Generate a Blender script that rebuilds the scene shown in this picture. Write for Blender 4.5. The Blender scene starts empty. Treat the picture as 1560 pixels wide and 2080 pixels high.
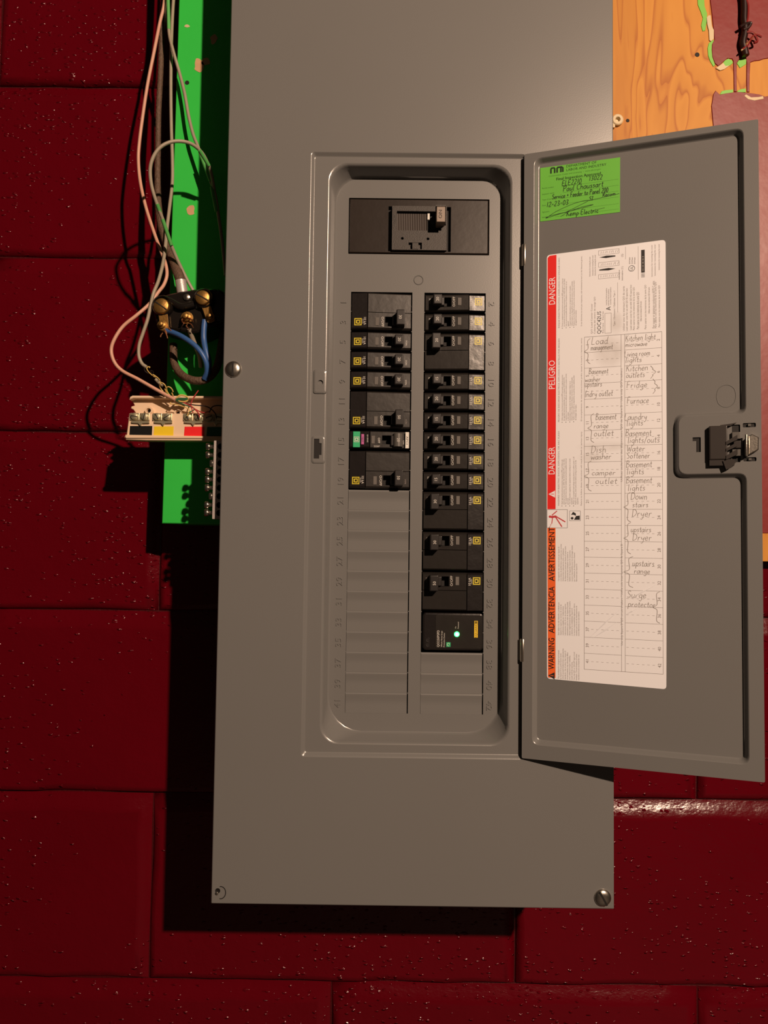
import bpy, math, random
from mathutils import Vector, Matrix
from mathutils.geometry import tessellate_polygon
random.seed(7)
PI = math.pi
SC = bpy.context.scene
COL = SC.collection
Z0 = 1.45                      # height of the panel datum above the floor (metres)

# ------------------------------------------------------------------ camera
CR = ((0.999919, 0.001778, 0.012639), (0.012548, 0.044462, -0.998932), (-0.002338, 0.99901, 0.044436))
CC = (-28.78, -676.96, -242.33)          # millimetres, cover face is y = 0
CF = 1495.65                             # focal length in pixels of a 1560 wide frame
cam = bpy.data.cameras.new('camera')
cam.sensor_fit = 'HORIZONTAL'; cam.sensor_width = 36.0; cam.lens = CF / 1560 * 36
cam.clip_start = 0.02
camo = bpy.data.objects.new('camera', cam); COL.objects.link(camo)
mr = Matrix(((CR[0][0], -CR[1][0], -CR[2][0]), (CR[0][1], -CR[1][1], -CR[2][1]), (CR[0][2], -CR[1][2], -CR[2][2])))
camo.matrix_world = Matrix.Translation((CC[0]/1000, CC[1]/1000, CC[2]/1000 + Z0)) @ mr.to_4x4()
SC.camera = camo

# ------------------------------------------------------------------ world, lamp, exposure
w = bpy.data.worlds.new('room'); SC.world = w; w.use_nodes = True
bg = w.node_tree.nodes['Background']
bg.inputs[0].default_value = (0.95, 0.70, 0.50, 1); bg.inputs[1].default_value = 0.020
lamp = bpy.data.lights.new('ceiling_bulb', 'POINT'); lamp.energy = 330; lamp.color = (1.0, 0.715, 0.515)
lamp.shadow_soft_size = 0.028
lampo = bpy.data.objects.new('ceiling_bulb', lamp); COL.objects.link(lampo)
lampo.location = (1.0267, -2.1397, 0.8877 + Z0)
vs = SC.view_settings
SC.display_settings.display_device = 'sRGB'
vs.view_transform = 'Standard'; vs.look = 'None'; vs.exposure = 0.0; vs.gamma = 1.0; vs.use_curve_mapping = False

# ------------------------------------------------------------------ helpers
def at(px, py, Y):
    """millimetre point at depth Y on the sight line through a photo pixel"""
    a, b = (px - 780) / CF, (py - 1040) / CF
    d = [CR[0][i]*a + CR[1][i]*b + CR[2][i] for i in range(3)]
    t = (Y - CC[1]) / d[1]
    return (CC[0] + t*d[0], Y, CC[2] + t*d[2])

MATS = {}
def nodes(name):
    m = bpy.data.materials.new(name); m.use_nodes = True
    nt = m.node_tree
    return m, nt, nt.nodes['Principled BSDF']
def N(nt, kind, **kw):
    n = nt.nodes.new(kind)
    for k, v in kw.items():
        if k in n.inputs: n.inputs[k].default_value = v
        else: setattr(n, k, v)
    return n
def mat(name, rgb, rough=0.5, metal=0.0, var=0.06, scale=40.0, bump=0.0, bscale=300.0, spec=0.5, emit=0.0, coat=0.0, bdist=0.001, trans=0.0):
    m, nt, p = nodes(name)
    geo = N(nt, 'ShaderNodeNewGeometry')
    no = N(nt, 'ShaderNodeTexNoise', Scale=scale, Detail=4.0)
    nt.links.new(geo.outputs['Position'], no.inputs['Vector'])
    mix = N(nt, 'ShaderNodeMix', data_type='RGBA')
    mix.inputs[6].default_value = tuple(c*(1-var) for c in rgb) + (1,)
    mix.inputs[7].default_value = tuple(min(1, c*(1+var)) for c in rgb) + (1,)
    nt.links.new(no.outputs['Fac'], mix.inputs[0]); nt.links.new(mix.outputs[2], p.inputs['Base Color'])
    p.inputs['Roughness'].default_value = rough; p.inputs['Metallic'].default_value = metal
    p.inputs['Specular IOR Level'].default_value = spec
    if coat: p.inputs['Coat Weight'].default_value = coat; p.inputs['Coat Roughness'].default_value = 0.12
    if trans: p.inputs['Transmission Weight'].default_value = trans
    if bump:
        nb = N(nt, 'ShaderNodeTexNoise', Scale=bscale, Detail=3.0)
        nt.links.new(geo.outputs['Position'], nb.inputs['Vector'])
        b = N(nt, 'ShaderNodeBump', Strength=bump, Distance=bdist)
        nt.links.new(nb.outputs['Fac'], b.inputs['Height']); nt.links.new(b.outputs[0], p.inputs['Normal'])
    if emit:
        p.inputs['Emission Color'].default_value = tuple(rgb) + (1,); p.inputs['Emission Strength'].default_value = emit
    MATS[name] = m
    return m

def wall_paint():
    m, nt, p = nodes('maroon_block_paint')
    geo = N(nt, 'ShaderNodeNewGeometry')
    sc = N(nt, 'ShaderNodeVectorMath', operation='MULTIPLY'); sc.inputs[1].default_value = (0.62, 1, 1.25)
    nt.links.new(geo.outputs['Position'], sc.inputs[0])
    n1 = N(nt, 'ShaderNodeTexNoise', Scale=9.0, Detail=5.0)
    nt.links.new(geo.outputs['Position'], n1.inputs['Vector'])
    mix = N(nt, 'ShaderNodeMix', data_type='RGBA')
    mix.inputs[6].default_value = (0.090, 0.0004, 0.0042, 1); mix.inputs[7].default_value = (0.112, 0.0006, 0.0058, 1)
    nt.links.new(n1.outputs['Fac'], mix.inputs[0]); nt.links.new(mix.outputs[2], p.inputs['Base Color'])
    p.inputs['Roughness'].default_value = 0.19
    p.inputs['Specular IOR Level'].default_value = 0.32
    wob = N(nt, 'ShaderNodeTexNoise', Scale=140.0, Detail=2.0)
    nt.links.new(sc.outputs[0], wob.inputs['Vector'])
    wadd = N(nt, 'ShaderNodeVectorMath', operation='MULTIPLY_ADD'); wadd.inputs[1].default_value = (0.006, 0.006, 0.006)
    nt.links.new(wob.outputs['Color'], wadd.inputs[0]); nt.links.new(sc.outputs[0], wadd.inputs[2])
    vo = N(nt, 'ShaderNodeTexVoronoi', Scale=235.0)
    nt.links.new(wadd.outputs[0], vo.inputs['Vector'])
    sep = N(nt, 'ShaderNodeSeparateColor'); nt.links.new(vo.outputs['Color'], sep.inputs[0])
    # patches with more grit than others
    np_ = N(nt, 'ShaderNodeTexNoise', Scale=5.0, Detail=2.0); nt.links.new(geo.outputs['Position'], np_.inputs['Vector'])
    thr = N(nt, 'ShaderNodeMath', operation='MULTIPLY_ADD'); thr.inputs[1].default_value = 1.1; thr.inputs[2].default_value = -0.33
    nt.links.new(np_.outputs['Fac'], thr.inputs[0])
    lt = N(nt, 'ShaderNodeMath', operation='LESS_THAN'); nt.links.new(sep.outputs[0], lt.inputs[0]); nt.links.new(thr.outputs[0], lt.inputs[1])
    sub = N(nt, 'ShaderNodeMath', operation='SUBTRACT'); sub.inputs[0].default_value = 0.42; nt.links.new(vo.outputs['Distance'], sub.inputs[1])
    mx = N(nt, 'ShaderNodeMath', operation='MAXIMUM'); mx.inputs[1].default_value = 0.0; nt.links.new(sub.outputs[0], mx.inputs[0])
    mu = N(nt, 'ShaderNodeMath', operation='MULTIPLY'); nt.links.new(mx.outputs[0], mu.inputs[0]); nt.links.new(lt.outputs[0], mu.inputs[1])
    b1 = N(nt, 'ShaderNodeBump', Strength=1.0, Distance=0.0036); nt.links.new(mu.outputs[0], b1.inputs['Height'])
    fine = N(nt, 'ShaderNodeTexNoise', Scale=420.0, Detail=4.0, Roughness=0.55); nt.links.new(sc.outputs[0], fine.inputs['Vector'])
    b2 = N(nt, 'ShaderNodeBump', Strength=0.28, Distance=0.0007); nt.links.new(fine.outputs['Fac'], b2.inputs['Height']); nt.links.new(b1.outputs[0], b2.inputs['Normal'])
    med = N(nt, 'ShaderNodeTexNoise', Scale=55.0, Detail=3.0); nt.links.new(geo.outputs['Position'], med.inputs['Vector'])
    b3 = N(nt, 'ShaderNodeBump', Strength=0.28, Distance=0.003); nt.links.new(med.outputs['Fac'], b3.inputs['Height']); nt.links.new(b2.outputs[0], b3.inputs['Normal'])
    nt.links.new(b3.outputs[0], p.inputs['Normal'])
    MATS['wall'] = m

def plywood():
    m, nt, p = nodes('fir_plywood')
    geo = N(nt, 'ShaderNodeNewGeometry')
    st = N(nt, 'ShaderNodeVectorMath', operation='MULTIPLY'); st.inputs[1].default_value = (1.0, 1.0, 0.16)
    nt.links.new(geo.outputs['Position'], st.inputs[0])
    big = N(nt, 'ShaderNodeTexNoise', Scale=16.0, Detail=3.0, Distortion=0.6); nt.links.new(st.outputs[0], big.inputs['Vector'])
    mul = N(nt, 'ShaderNodeMath', operation='MULTIPLY'); mul.inputs[1].default_value = 13.0; nt.links.new(big.outputs['Fac'], mul.inputs[0])
    fr = N(nt, 'ShaderNodeMath', operation='FRACT'); nt.links.new(mul.outputs[0], fr.inputs[0])
    ramp = N(nt, 'ShaderNodeValToRGB')
    e = ramp.color_ramp.elements
    e[0].position = 0.0; e[0].color = (0.49, 0.180, 0.024, 1)
    e[1].position = 1.0; e[1].color = (0.40, 0.126, 0.015, 1)
    e2 = ramp.color_ramp.elements.new(0.14); e2.color = (0.60, 0.265, 0.038, 1)
    e3 = ramp.color_ramp.elements.new(0.78); e3.color = (0.55, 0.23, 0.030, 1)
    nt.links.new(fr.outputs[0], ramp.inputs[0])
    dk = N(nt, 'ShaderNodeTexNoise', Scale=9.0, Detail=2.0); nt.links.new(st.outputs[0], dk.inputs['Vector'])
    dr = N(nt, 'ShaderNodeMapRange'); dr.inputs[1].default_value = 0.58; dr.inputs[2].default_value = 0.72; dr.inputs[4].default_value = 0.55
    nt.links.new(dk.outputs['Fac'], dr.inputs[0])
    mix = N(nt, 'ShaderNodeMix', data_type='RGBA'); mix.inputs[7].default_value = (0.36, 0.125, 0.020, 1)
    nt.links.new(dr.outputs[0], mix.inputs[0]); nt.links.new(ramp.outputs[0], mix.inputs[6])
    nt.links.new(mix.outputs[2], p.inputs['Base Color'])
    p.inputs['Roughness'].default_value = 0.55; p.inputs['Specular IOR Level'].default_value = 0.3
    b = N(nt, 'ShaderNodeBump', Strength=0.25, Distance=0.0006); nt.links.new(fr.outputs[0], b.inputs['Height']); nt.links.new(b.outputs[0], p.inputs['Normal'])
    MATS['plywood'] = m

def paper():
    m, nt, p = nodes('label_paper')
    tc = N(nt, 'ShaderNodeTexCoord')
    no = N(nt, 'ShaderNodeTexNoise', Scale=70.0, Detail=5.0); nt.links.new(tc.outputs['Object'], no.inputs['Vector'])
    total = None
    for (x, z, rx, rz, s) in ((0.076, -0.066, 0.014, 0.015, 0.60), (0.082, -0.041, 0.006, 0.011, 0.65), (0.070, -0.152, 0.022, 0.005, 0.45), (0.060, -0.161, 0.012, 0.005, 0.40)):
        mp = N(nt, 'ShaderNodeVectorMath', operation='SUBTRACT'); mp.inputs[1].default_value = (x, 0, z); nt.links.new(tc.outputs['Object'], mp.inputs[0])
        ml = N(nt, 'ShaderNodeVectorMath', operation='MULTIPLY'); ml.inputs[1].default_value = (1/rx, 0, 1/rz); nt.links.new(mp.outputs[0], ml.inputs[0])
        ln = N(nt, 'ShaderNodeVectorMath', operation='LENGTH'); nt.links.new(ml.outputs[0], ln.inputs[0])
        r = N(nt, 'ShaderNodeMapRange'); r.inputs[1].default_value = 0.45; r.inputs[2].default_value = 1.1; r.inputs[3].default_value = s; r.inputs[4].default_value = 0
        nt.links.new(ln.outputs['Value'], r.inputs[0])
        if total is None: total = r.outputs[0]
        else:
            ad = N(nt, 'ShaderNodeMath', operation='MAXIMUM'); nt.links.new(total, ad.inputs[0]); nt.links.new(r.outputs[0], ad.inputs[1]); total = ad.outputs[0]
    mu = N(nt, 'ShaderNodeMath', operation='MULTIPLY'); nt.links.new(total, mu.inputs[0]); nt.links.new(no.outputs['Fac'], mu.inputs[1])
    mix = N(nt, 'ShaderNodeMix', data_type='RGBA')
    mix.inputs[6].default_value = (0.84, 0.86, 0.92, 1); mix.inputs[7].default_value = (0.38, 0.34, 0.30, 1)
    nt.links.new(mu.outputs[0], mix.inputs[0]); nt.links.new(mix.outputs[2], p.inputs['Base Color'])
    p.inputs['Roughness'].default_value = 0.5
    MATS['paper'] = m

wall_paint(); plywood(); paper()
mat('mortar', (0.055, 0.001, 0.003), 0.4, bump=0.5, bscale=300)
mat('enamel', (0.162, 0.162, 0.160), 0.265, spec=0.74, var=0.03, scale=8, bump=0.06, bscale=900, bdist=0.0004)
mat('enamel_inside', (0.150, 0.152, 0.142), 0.5, var=0.04)
mat('black_plastic', (0.020, 0.017, 0.016), 0.30, var=0.15, scale=60, bump=0.08, bscale=160, bdist=0.001)
mat('breaker_end', (0.012, 0.010, 0.010), 0.28, var=0.15, scale=60, bump=0.25, bscale=90, bdist=0.0012)
mat('breaker_face', (0.019, 0.0165, 0.015), 0.30, var=0.2, scale=50, bump=0.12, bscale=110, bdist=0.0012)
mat('toggle_plastic', (0.012, 0.010, 0.010), 0.40, var=0.1)
mat('grey_toggle', (0.10, 0.095, 0.088), 0.38, var=0.06)
mat('handle_plastic', (0.26, 0.205, 0.165), 0.45, var=0.1)
mat('main_face', (0.019, 0.013, 0.010), 0.30, var=0.25, scale=30, bump=0.1, bscale=80, bdist=0.001)
mat('main_panel', (0.024, 0.019, 0.016), 0.5, var=0.2, scale=300, bump=0.4, bscale=1500, bdist=0.0004)
mat('ribbed', (0.026, 0.017, 0.013), 0.45, var=0.1)
mat('window_plastic', (0.16, 0.15, 0.14), 0.13, var=0.1, spec=0.8)
mat('void', (0.004, 0.003, 0.003), 0.7)
mat('white_print', (0.62, 0.60, 0.56), 0.5)
mat('yellow_print', (0.60, 0.50, 0.03), 0.45)
mat('yellow_label', (0.85, 0.58, 0.03), 0.45)
mat('green_label', (0.02, 0.42, 0.17), 0.45)
mat('pink_label', (0.45, 0.10, 0.30), 0.45)
mat('white_label', (0.72, 0.71, 0.66), 0.5)
mat('dark_print', (0.015, 0.013, 0.013), 0.6)
mat('grey_print', (0.22, 0.19, 0.18), 0.6)
mat('pencil', (0.24, 0.21, 0.19), 0.45)
mat('red_print', (0.78, 0.015, 0.012), 0.5)
mat('orange_print', (0.86, 0.135, 0.022), 0.5)
mat('red_figure', (0.55, 0.05, 0.06), 0.5)
mat('sticker_green', (0.135, 0.49, 0.05), 0.55, var=0.04)
mat('ink', (0.012, 0.030, 0.010), 0.5)
mat('faint_ink', (0.055, 0.20, 0.022), 0.5)
mat('zinc', (0.62, 0.58, 0.52), 0.28, metal=1.0, bump=0.1, bscale=500)
mat('hinge_steel', (0.72, 0.66, 0.58), 0.30, metal=1.0)
mat('aluminium', (0.52, 0.47, 0.46), 0.42, metal=0.35, bump=0.2, bscale=900)
mat('brass', (0.44, 0.25, 0.075), 0.42, metal=0.9, var=0.25, scale=250, bump=0.15, bscale=700)
mat('dull_nickel', (0.56, 0.52, 0.36), 0.36, metal=0.75, var=0.2, scale=200)
mat('copper', (0.62, 0.26, 0.12), 0.35, metal=0.8)
mat('bakelite', (0.010, 0.008, 0.007), 0.20, var=0.2)
mat('pink_sheath', (0.62, 0.335, 0.245), 0.45, var=0.08, scale=120)
mat('grey_sheath', (0.33, 0.285, 0.215), 0.45, var=0.12, scale=120)
mat('blue_sheath', (0.035, 0.105, 0.30), 0.42, var=0.08)
mat('green_fleck', (0.10, 0.42, 0.10), 0.4)
mat('brown_sheath', (0.105, 0.062, 0.040), 0.65, var=0.5, scale=260, bump=0.8, bscale=420, bdist=0.0015)
mat('thin_yellow', (0.66, 0.46, 0.14), 0.4)
mat('thin_red', (0.40, 0.05, 0.05), 0.4)
mat('thin_black', (0.02, 0.015, 0.015), 0.4)
mat('thin_green', (0.03, 0.12, 0.05), 0.4)
mat('beige_plastic', (0.80, 0.60, 0.42), 0.42, var=0.04)
mat('chip_black', (0.006, 0.006, 0.006), 0.6, spec=0.2)
mat('chip_yellow', (0.80, 0.58, 0.015), 0.5)
mat('chip_red', (0.80, 0.012, 0.015), 0.5)
mat('chip_green', (0.012, 0.13, 0.07), 0.5)
mat('green_board_paint', (0.026, 0.55, 0.062), 0.45, var=0.05, scale=25, bump=0.15, bscale=60, bdist=0.001)
mat('green_daub', (0.16, 0.52, 0.035), 0.45, var=0.1)
mat('bare_patch', (0.55, 0.34, 0.18), 0.55, var=0.15, scale=200)
mat('maroon_board_paint', (0.205, 0.012, 0.012), 0.38, spec=0.4, var=0.1, scale=30, bump=0.22, bscale=45, bdist=0.0015)
mat('cream_paint', (0.62, 0.50, 0.30), 0.5, var=0.1)
mat('floor_concrete', (0.035, 0.030, 0.028), 0.7, var=0.2, scale=6, bump=0.2, bscale=60)
mat('led', (0.03, 1.0, 0.10), 0.3, emit=9.0, var=0.0)
mat('led_core', (0.55, 1.0, 0.60), 0.3, emit=6.0, var=0.0)
mat('latch_plastic', (0.035, 0.030, 0.028), 0.33, var=0.1)
mat('dark_cord', (0.020, 0.006, 0.005), 0.35, var=0.3, scale=200)

class M:
    """collects triangles/quads in millimetres with a material per face"""
    def __init__(s): s.v = []; s.f = []; s.m = []; s.names = []
    def mi(s, name):
        if name not in s.names: s.names.append(name)
        return s.names.index(name)
    def add(s, vs, fs, name):
        o = len(s.v); s.v += [tuple(v) for v in vs]; k = s.mi(name)
        for f in fs: s.f.append([i + o for i in f]); s.m.append(k)
    def loft(s, rings, name, cap0=False, cap1=False, closed=True):
        n = len(rings[0]); vs = [p for r in rings for p in r]; fs = []
        for a in range(len(rings) - 1):
            for i in range(n if closed else n - 1):
                j = (i + 1) % n
                fs.append((a*n+i, a*n+j, (a+1)*n+j, (a+1)*n+i))
        if cap0: fs.append(tuple(reversed(range(n))))
        if cap1: fs.append(tuple(range((len(rings)-1)*n, len(rings)*n)))
        s.add(vs, fs, name)
    def box(s, x0, x1, y0, y1, z0, z1, name):
        s.add([(x0,y0,z0),(x1,y0,z0),(x1,y0,z1),(x0,y0,z1),(x0,y1,z0),(x1,y1,z0),(x1,y1,z1),(x0,y1,z1)],
              [(0,1,2,3),(5,4,7,6),(4,0,3,7),(1,5,6,2),(3,2,6,7),(4,5,1,0)], name)
    def flat(s, loops, y, name, flip=False):
        """planar region (first loop outer, others holes) at depth y, facing -y"""
        tris = tessellate_polygon([[Vector((p[0], p[1], 0)) for p in l] for l in loops])
        pts = [p for l in loops for p in l]
        fs = []
        for t in tris:
            a, b, c = (pts[i] for i in t)
            cr = (b[0]-a[0])*(c[1]-a[1]) - (b[1]-a[1])*(c[0]-a[0])
            t = tuple(t)
            if (cr < 0) != flip: t = (t[0], t[2], t[1])
            fs.append(t)
        s.add([(p[0], y, p[1]) for p in pts], fs, name)
    def hole(s, loop, y0, y1, name, bottom=None):
        s.loft([[(p[0], y0, p[1]) for p in loop], [(p[0], y1, p[1]) for p in loop]], name)
        if bottom: s.flat([loop], y1, bottom)
    def slab(s, loop, y0, y1, name, bev=0.0):
        """extruded outline: back y1, front y0"""
        c = loop
        r = [[(p[0], y1, p[1]) for p in c], [(p[0], y0 + bev, p[1]) for p in c]]
        fr = c
        if bev:
            fr = offset(c, bev)
            r.append([(p[0], y0, p[1]) for p in fr])
        s.loft(r, name, cap0=False)
        s.flat([fr], y0, name); s.flat([c], y1, name, flip=True)
    def rbox(s, x0, x1, z0, z1, yb, yf, r, bev, name, k=4):
        a = rr(x0, x1, z0, z1, r, k); b = rr(x0+bev, x1-bev, z0+bev, z1-bev, max(r-bev, 0.05), k)
        q = bev*0.3
        c = rr(x0+q, x1-q, z0+q, z1-q, max(r-q, 0.05), k)
        s.loft([[(p[0], yb, p[1]) for p in a], [(p[0], yf+bev, p[1]) for p in a], [(p[0], yf+q, p[1]) for p in c], [(p[0], yf, p[1]) for p in b]], name)
        s.flat([b], yf, name); s.flat([a], yb, name, flip=True)
    def tube(s, pts, r, name, n=10, sub=6, cap=True):
        P = smooth(pts, sub) if sub else [Vector(p) for p in pts]
        rs = r if callable(r) else (lambda t: r)
        rings = []; up = None
        for i, p in enumerate(P):
            t = (P[min(i+1, len(P)-1)] - P[max(i-1, 0)]).normalized()
            if up is None:
                up = t.orthogonal().normalized()
            up = (up - t*up.dot(t)).normalized(); sd = t.cross(up)
            R_ = rs(i/(len(P)-1))
            rings.append([tuple(p + (up*math.cos(2*PI*k/n) + sd*math.sin(2*PI*k/n))*R_) for k in range(n)])
        s.loft(rings, name, cap0=cap, cap1=cap)
    def lathe(s, prof, c, name, axis=(0, -1, 0), n=20, squash=None):
        """profile of (radius, height along axis)"""
        ax = Vector(axis).normalized(); u = ax.orthogonal().normalized(); w_ = ax.cross(u); c = Vector(c)
        rings = [[tuple(c + ax*h + (u*math.cos(2*PI*k/n) + w_*math.sin(2*PI*k/n))*r) for k in range(n)] for r, h in prof]
        s.loft(rings, name, cap0=True, cap1=True)
    def text(s, txt, cap, x, z, y, name, rot=0.0, align='C', wide=1.0, shear=0.0):
        vs, fs, x0, x1 = glyphs(txt)
        k = cap / 0.70
        ox = {'C': -(x0+x1)/2, 'L': -x0, 'R': -x1}[align]
        c_, s_ = math.cos(rot), math.sin(rot)
        out = []
        for a, b in vs:
            X = (a + ox)*k*wide + shear*b*k; Z = (b - 0.35)*k
            out.append((x + X*c_ - Z*s_, y, z + X*s_ + Z*c_))
        s.add(out, fs, name)
    def stroke(s, pts, wd, y, name, sub=4):
        P = [Vector((p[0], p[1], 0)) for p in pts]
        P = smooth(P, sub) if sub and len(P) > 2 else P
        L = []
        for i, p in enumerate(P):
            t = P[min(i+1, len(P)-1)] - P[max(i-1, 0)]
            if t.length < 1e-9: t = Vector((1, 0, 0))
            t.normalize(); nn = Vector((-t.y, t.x, 0))*wd/2
            L.append((p + nn, p - nn))
        vs = [(q.x, y, q.y) for ab in L for q in ab]
        s.add(vs, [(2*i+1, 2*i+3, 2*i+2, 2*i) for i in range(len(L)-1)], name)
    def scrib(s, txt, h, x, z, y, name, wd=0.35, shear=0.12, rot=0.0, sq=1.0, jit=0.25):
        cx = 0.0; k = h/10.0
        c_, s_ = math.cos(rot), math.sin(rot)
        for ch in txt:
            if ch == ' ': cx += 3.5; continue
            wch, pl = HAND.get(ch, HAND['o'])
            dy = random.uniform(-jit, jit)
            for line in pl.split(';'):
                q = [float(t) for t in line.split()]
                pts = []
                for i in range(0, len(q), 2):
                    X = (cx + q[i] + shear*q[i+1] + random.uniform(-jit, jit)*.6)*k*sq; Z = (q[i+1] + dy + random.uniform(-jit, jit)*.6)*k
                    pts.append((x + X*c_ - Z*s_, z + X*s_ + Z*c_))
                s.stroke(pts, wd, y, name, 3)
            cx += wch + 0.7

def rr(x0, x1, z0, z1, r, k=5):
    """rounded rectangle, counter-clockwise seen from the front"""
    o = []
    rs = r if isinstance(r, (tuple, list)) else (r, r, r, r)      # bl, br, tr, tl
    for (cx, cz, a, q) in ((x0, z0, PI, 0), (x1, z0, 1.5*PI, 1), (x1, z1, 0, 2), (x0, z1, .5*PI, 3)):
        R_ = rs[q]; sx = 1 if cx == x0 else -1; sz = 1 if cz == z0 else -1
        for i in range(k + 1):
            t = a + i*PI/2/k
            o.append((cx + sx*R_ + R_*math.cos(t), cz + sz*R_ + R_*math.sin(t)))
    return o
def area2(l): return sum(l[i][0]*l[(i+1) % len(l)][1] - l[(i+1) % len(l)][0]*l[i][1] for i in range(len(l)))
def offset(l, d):
    """inward offset of a counter-clockwise outline"""
    n = len(l); o = []
    sg = 1 if area2(l) > 0 else -1
    for i in range(n):
        a, b, c = Vector(l[i-1]), Vector(l[i]), Vector(l[(i+1) % n])
        e1 = (b-a); e2 = (c-b)
        if e1.length < 1e-7: e1 = e2
        if e2.length < 1e-7: e2 = e1
        e1 = e1.normalized(); e2 = e2.normalized()
        n1 = Vector((-e1.y, e1.x)); n2 = Vector((-e2.y, e2.x)); m = (n1+n2)
        m = m.normalized() if m.length > 1e-6 else n1
        k = d*sg/max(0.35, m.dot(n1))
        o.append((b.x + m.x*k, b.y + m.y*k))
    return o
def round_poly(pts, rad, k=5):
    n = len(pts); o = []
    for i in range(n):
        a, b, c = Vector(pts[i-1]), Vector(pts[i]), Vector(pts[(i+1) % n])
        u = (a-b).normalized(); v = (c-b).normalized(); R_ = rad[i] if isinstance(rad, (list, tuple)) else rad
        p0, p2 = b + u*R_, b + v*R_
        for j in range(k+1):
            t = j/k
            q = p0*(1-t)**2 + b*2*t*(1-t) + p2*t*t
            o.append((q.x, q.y))
    return o
def smooth(pts, sub):
    P = [Vector(p) for p in pts]
    if len(P) < 3: return P
    o = []
    for i in range(len(P)-1):
        p0 = P[i-1] if i else P[0]*2 - P[1]; p1, p2 = P[i], P[i+1]; p3 = P[i+2] if i+2 < len(P) else P[-1]*2 - P[-2]
        for j in range(sub):
            t = j/sub
            o.append(((p1*2) + (p2-p0)*t + (p0*2-p1*5+p2*4-p3)*t*t + (p1*3-p0-p2*3+p3)*t**3)*0.5)
    o.append(P[-1]); return o
_gl = {}
def glyphs(txt):
    if txt in _gl: return _gl[txt]
    cu = bpy.data.curves.new('lettering', 'FONT'); cu.body = txt; cu.size = 1.0; cu.resolution_u = 2; cu.fill_mode = 'FRONT'
    ob = bpy.data.objects.new('lettering', cu)
    me = bpy.data.meshes.new_from_object(ob)
    vs = [(v.co.x, v.co.y) for v in me.vertices]; fs = [tuple(p.vertices) for p in me.polygons]
    bpy.data.objects.remove(ob); bpy.data.curves.remove(cu); bpy.data.meshes.remove(me)
    xs = [v[0] for v in vs] or [0]
    _gl[txt] = (vs, fs, min(xs), max(xs)); return _gl[txt]

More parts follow.
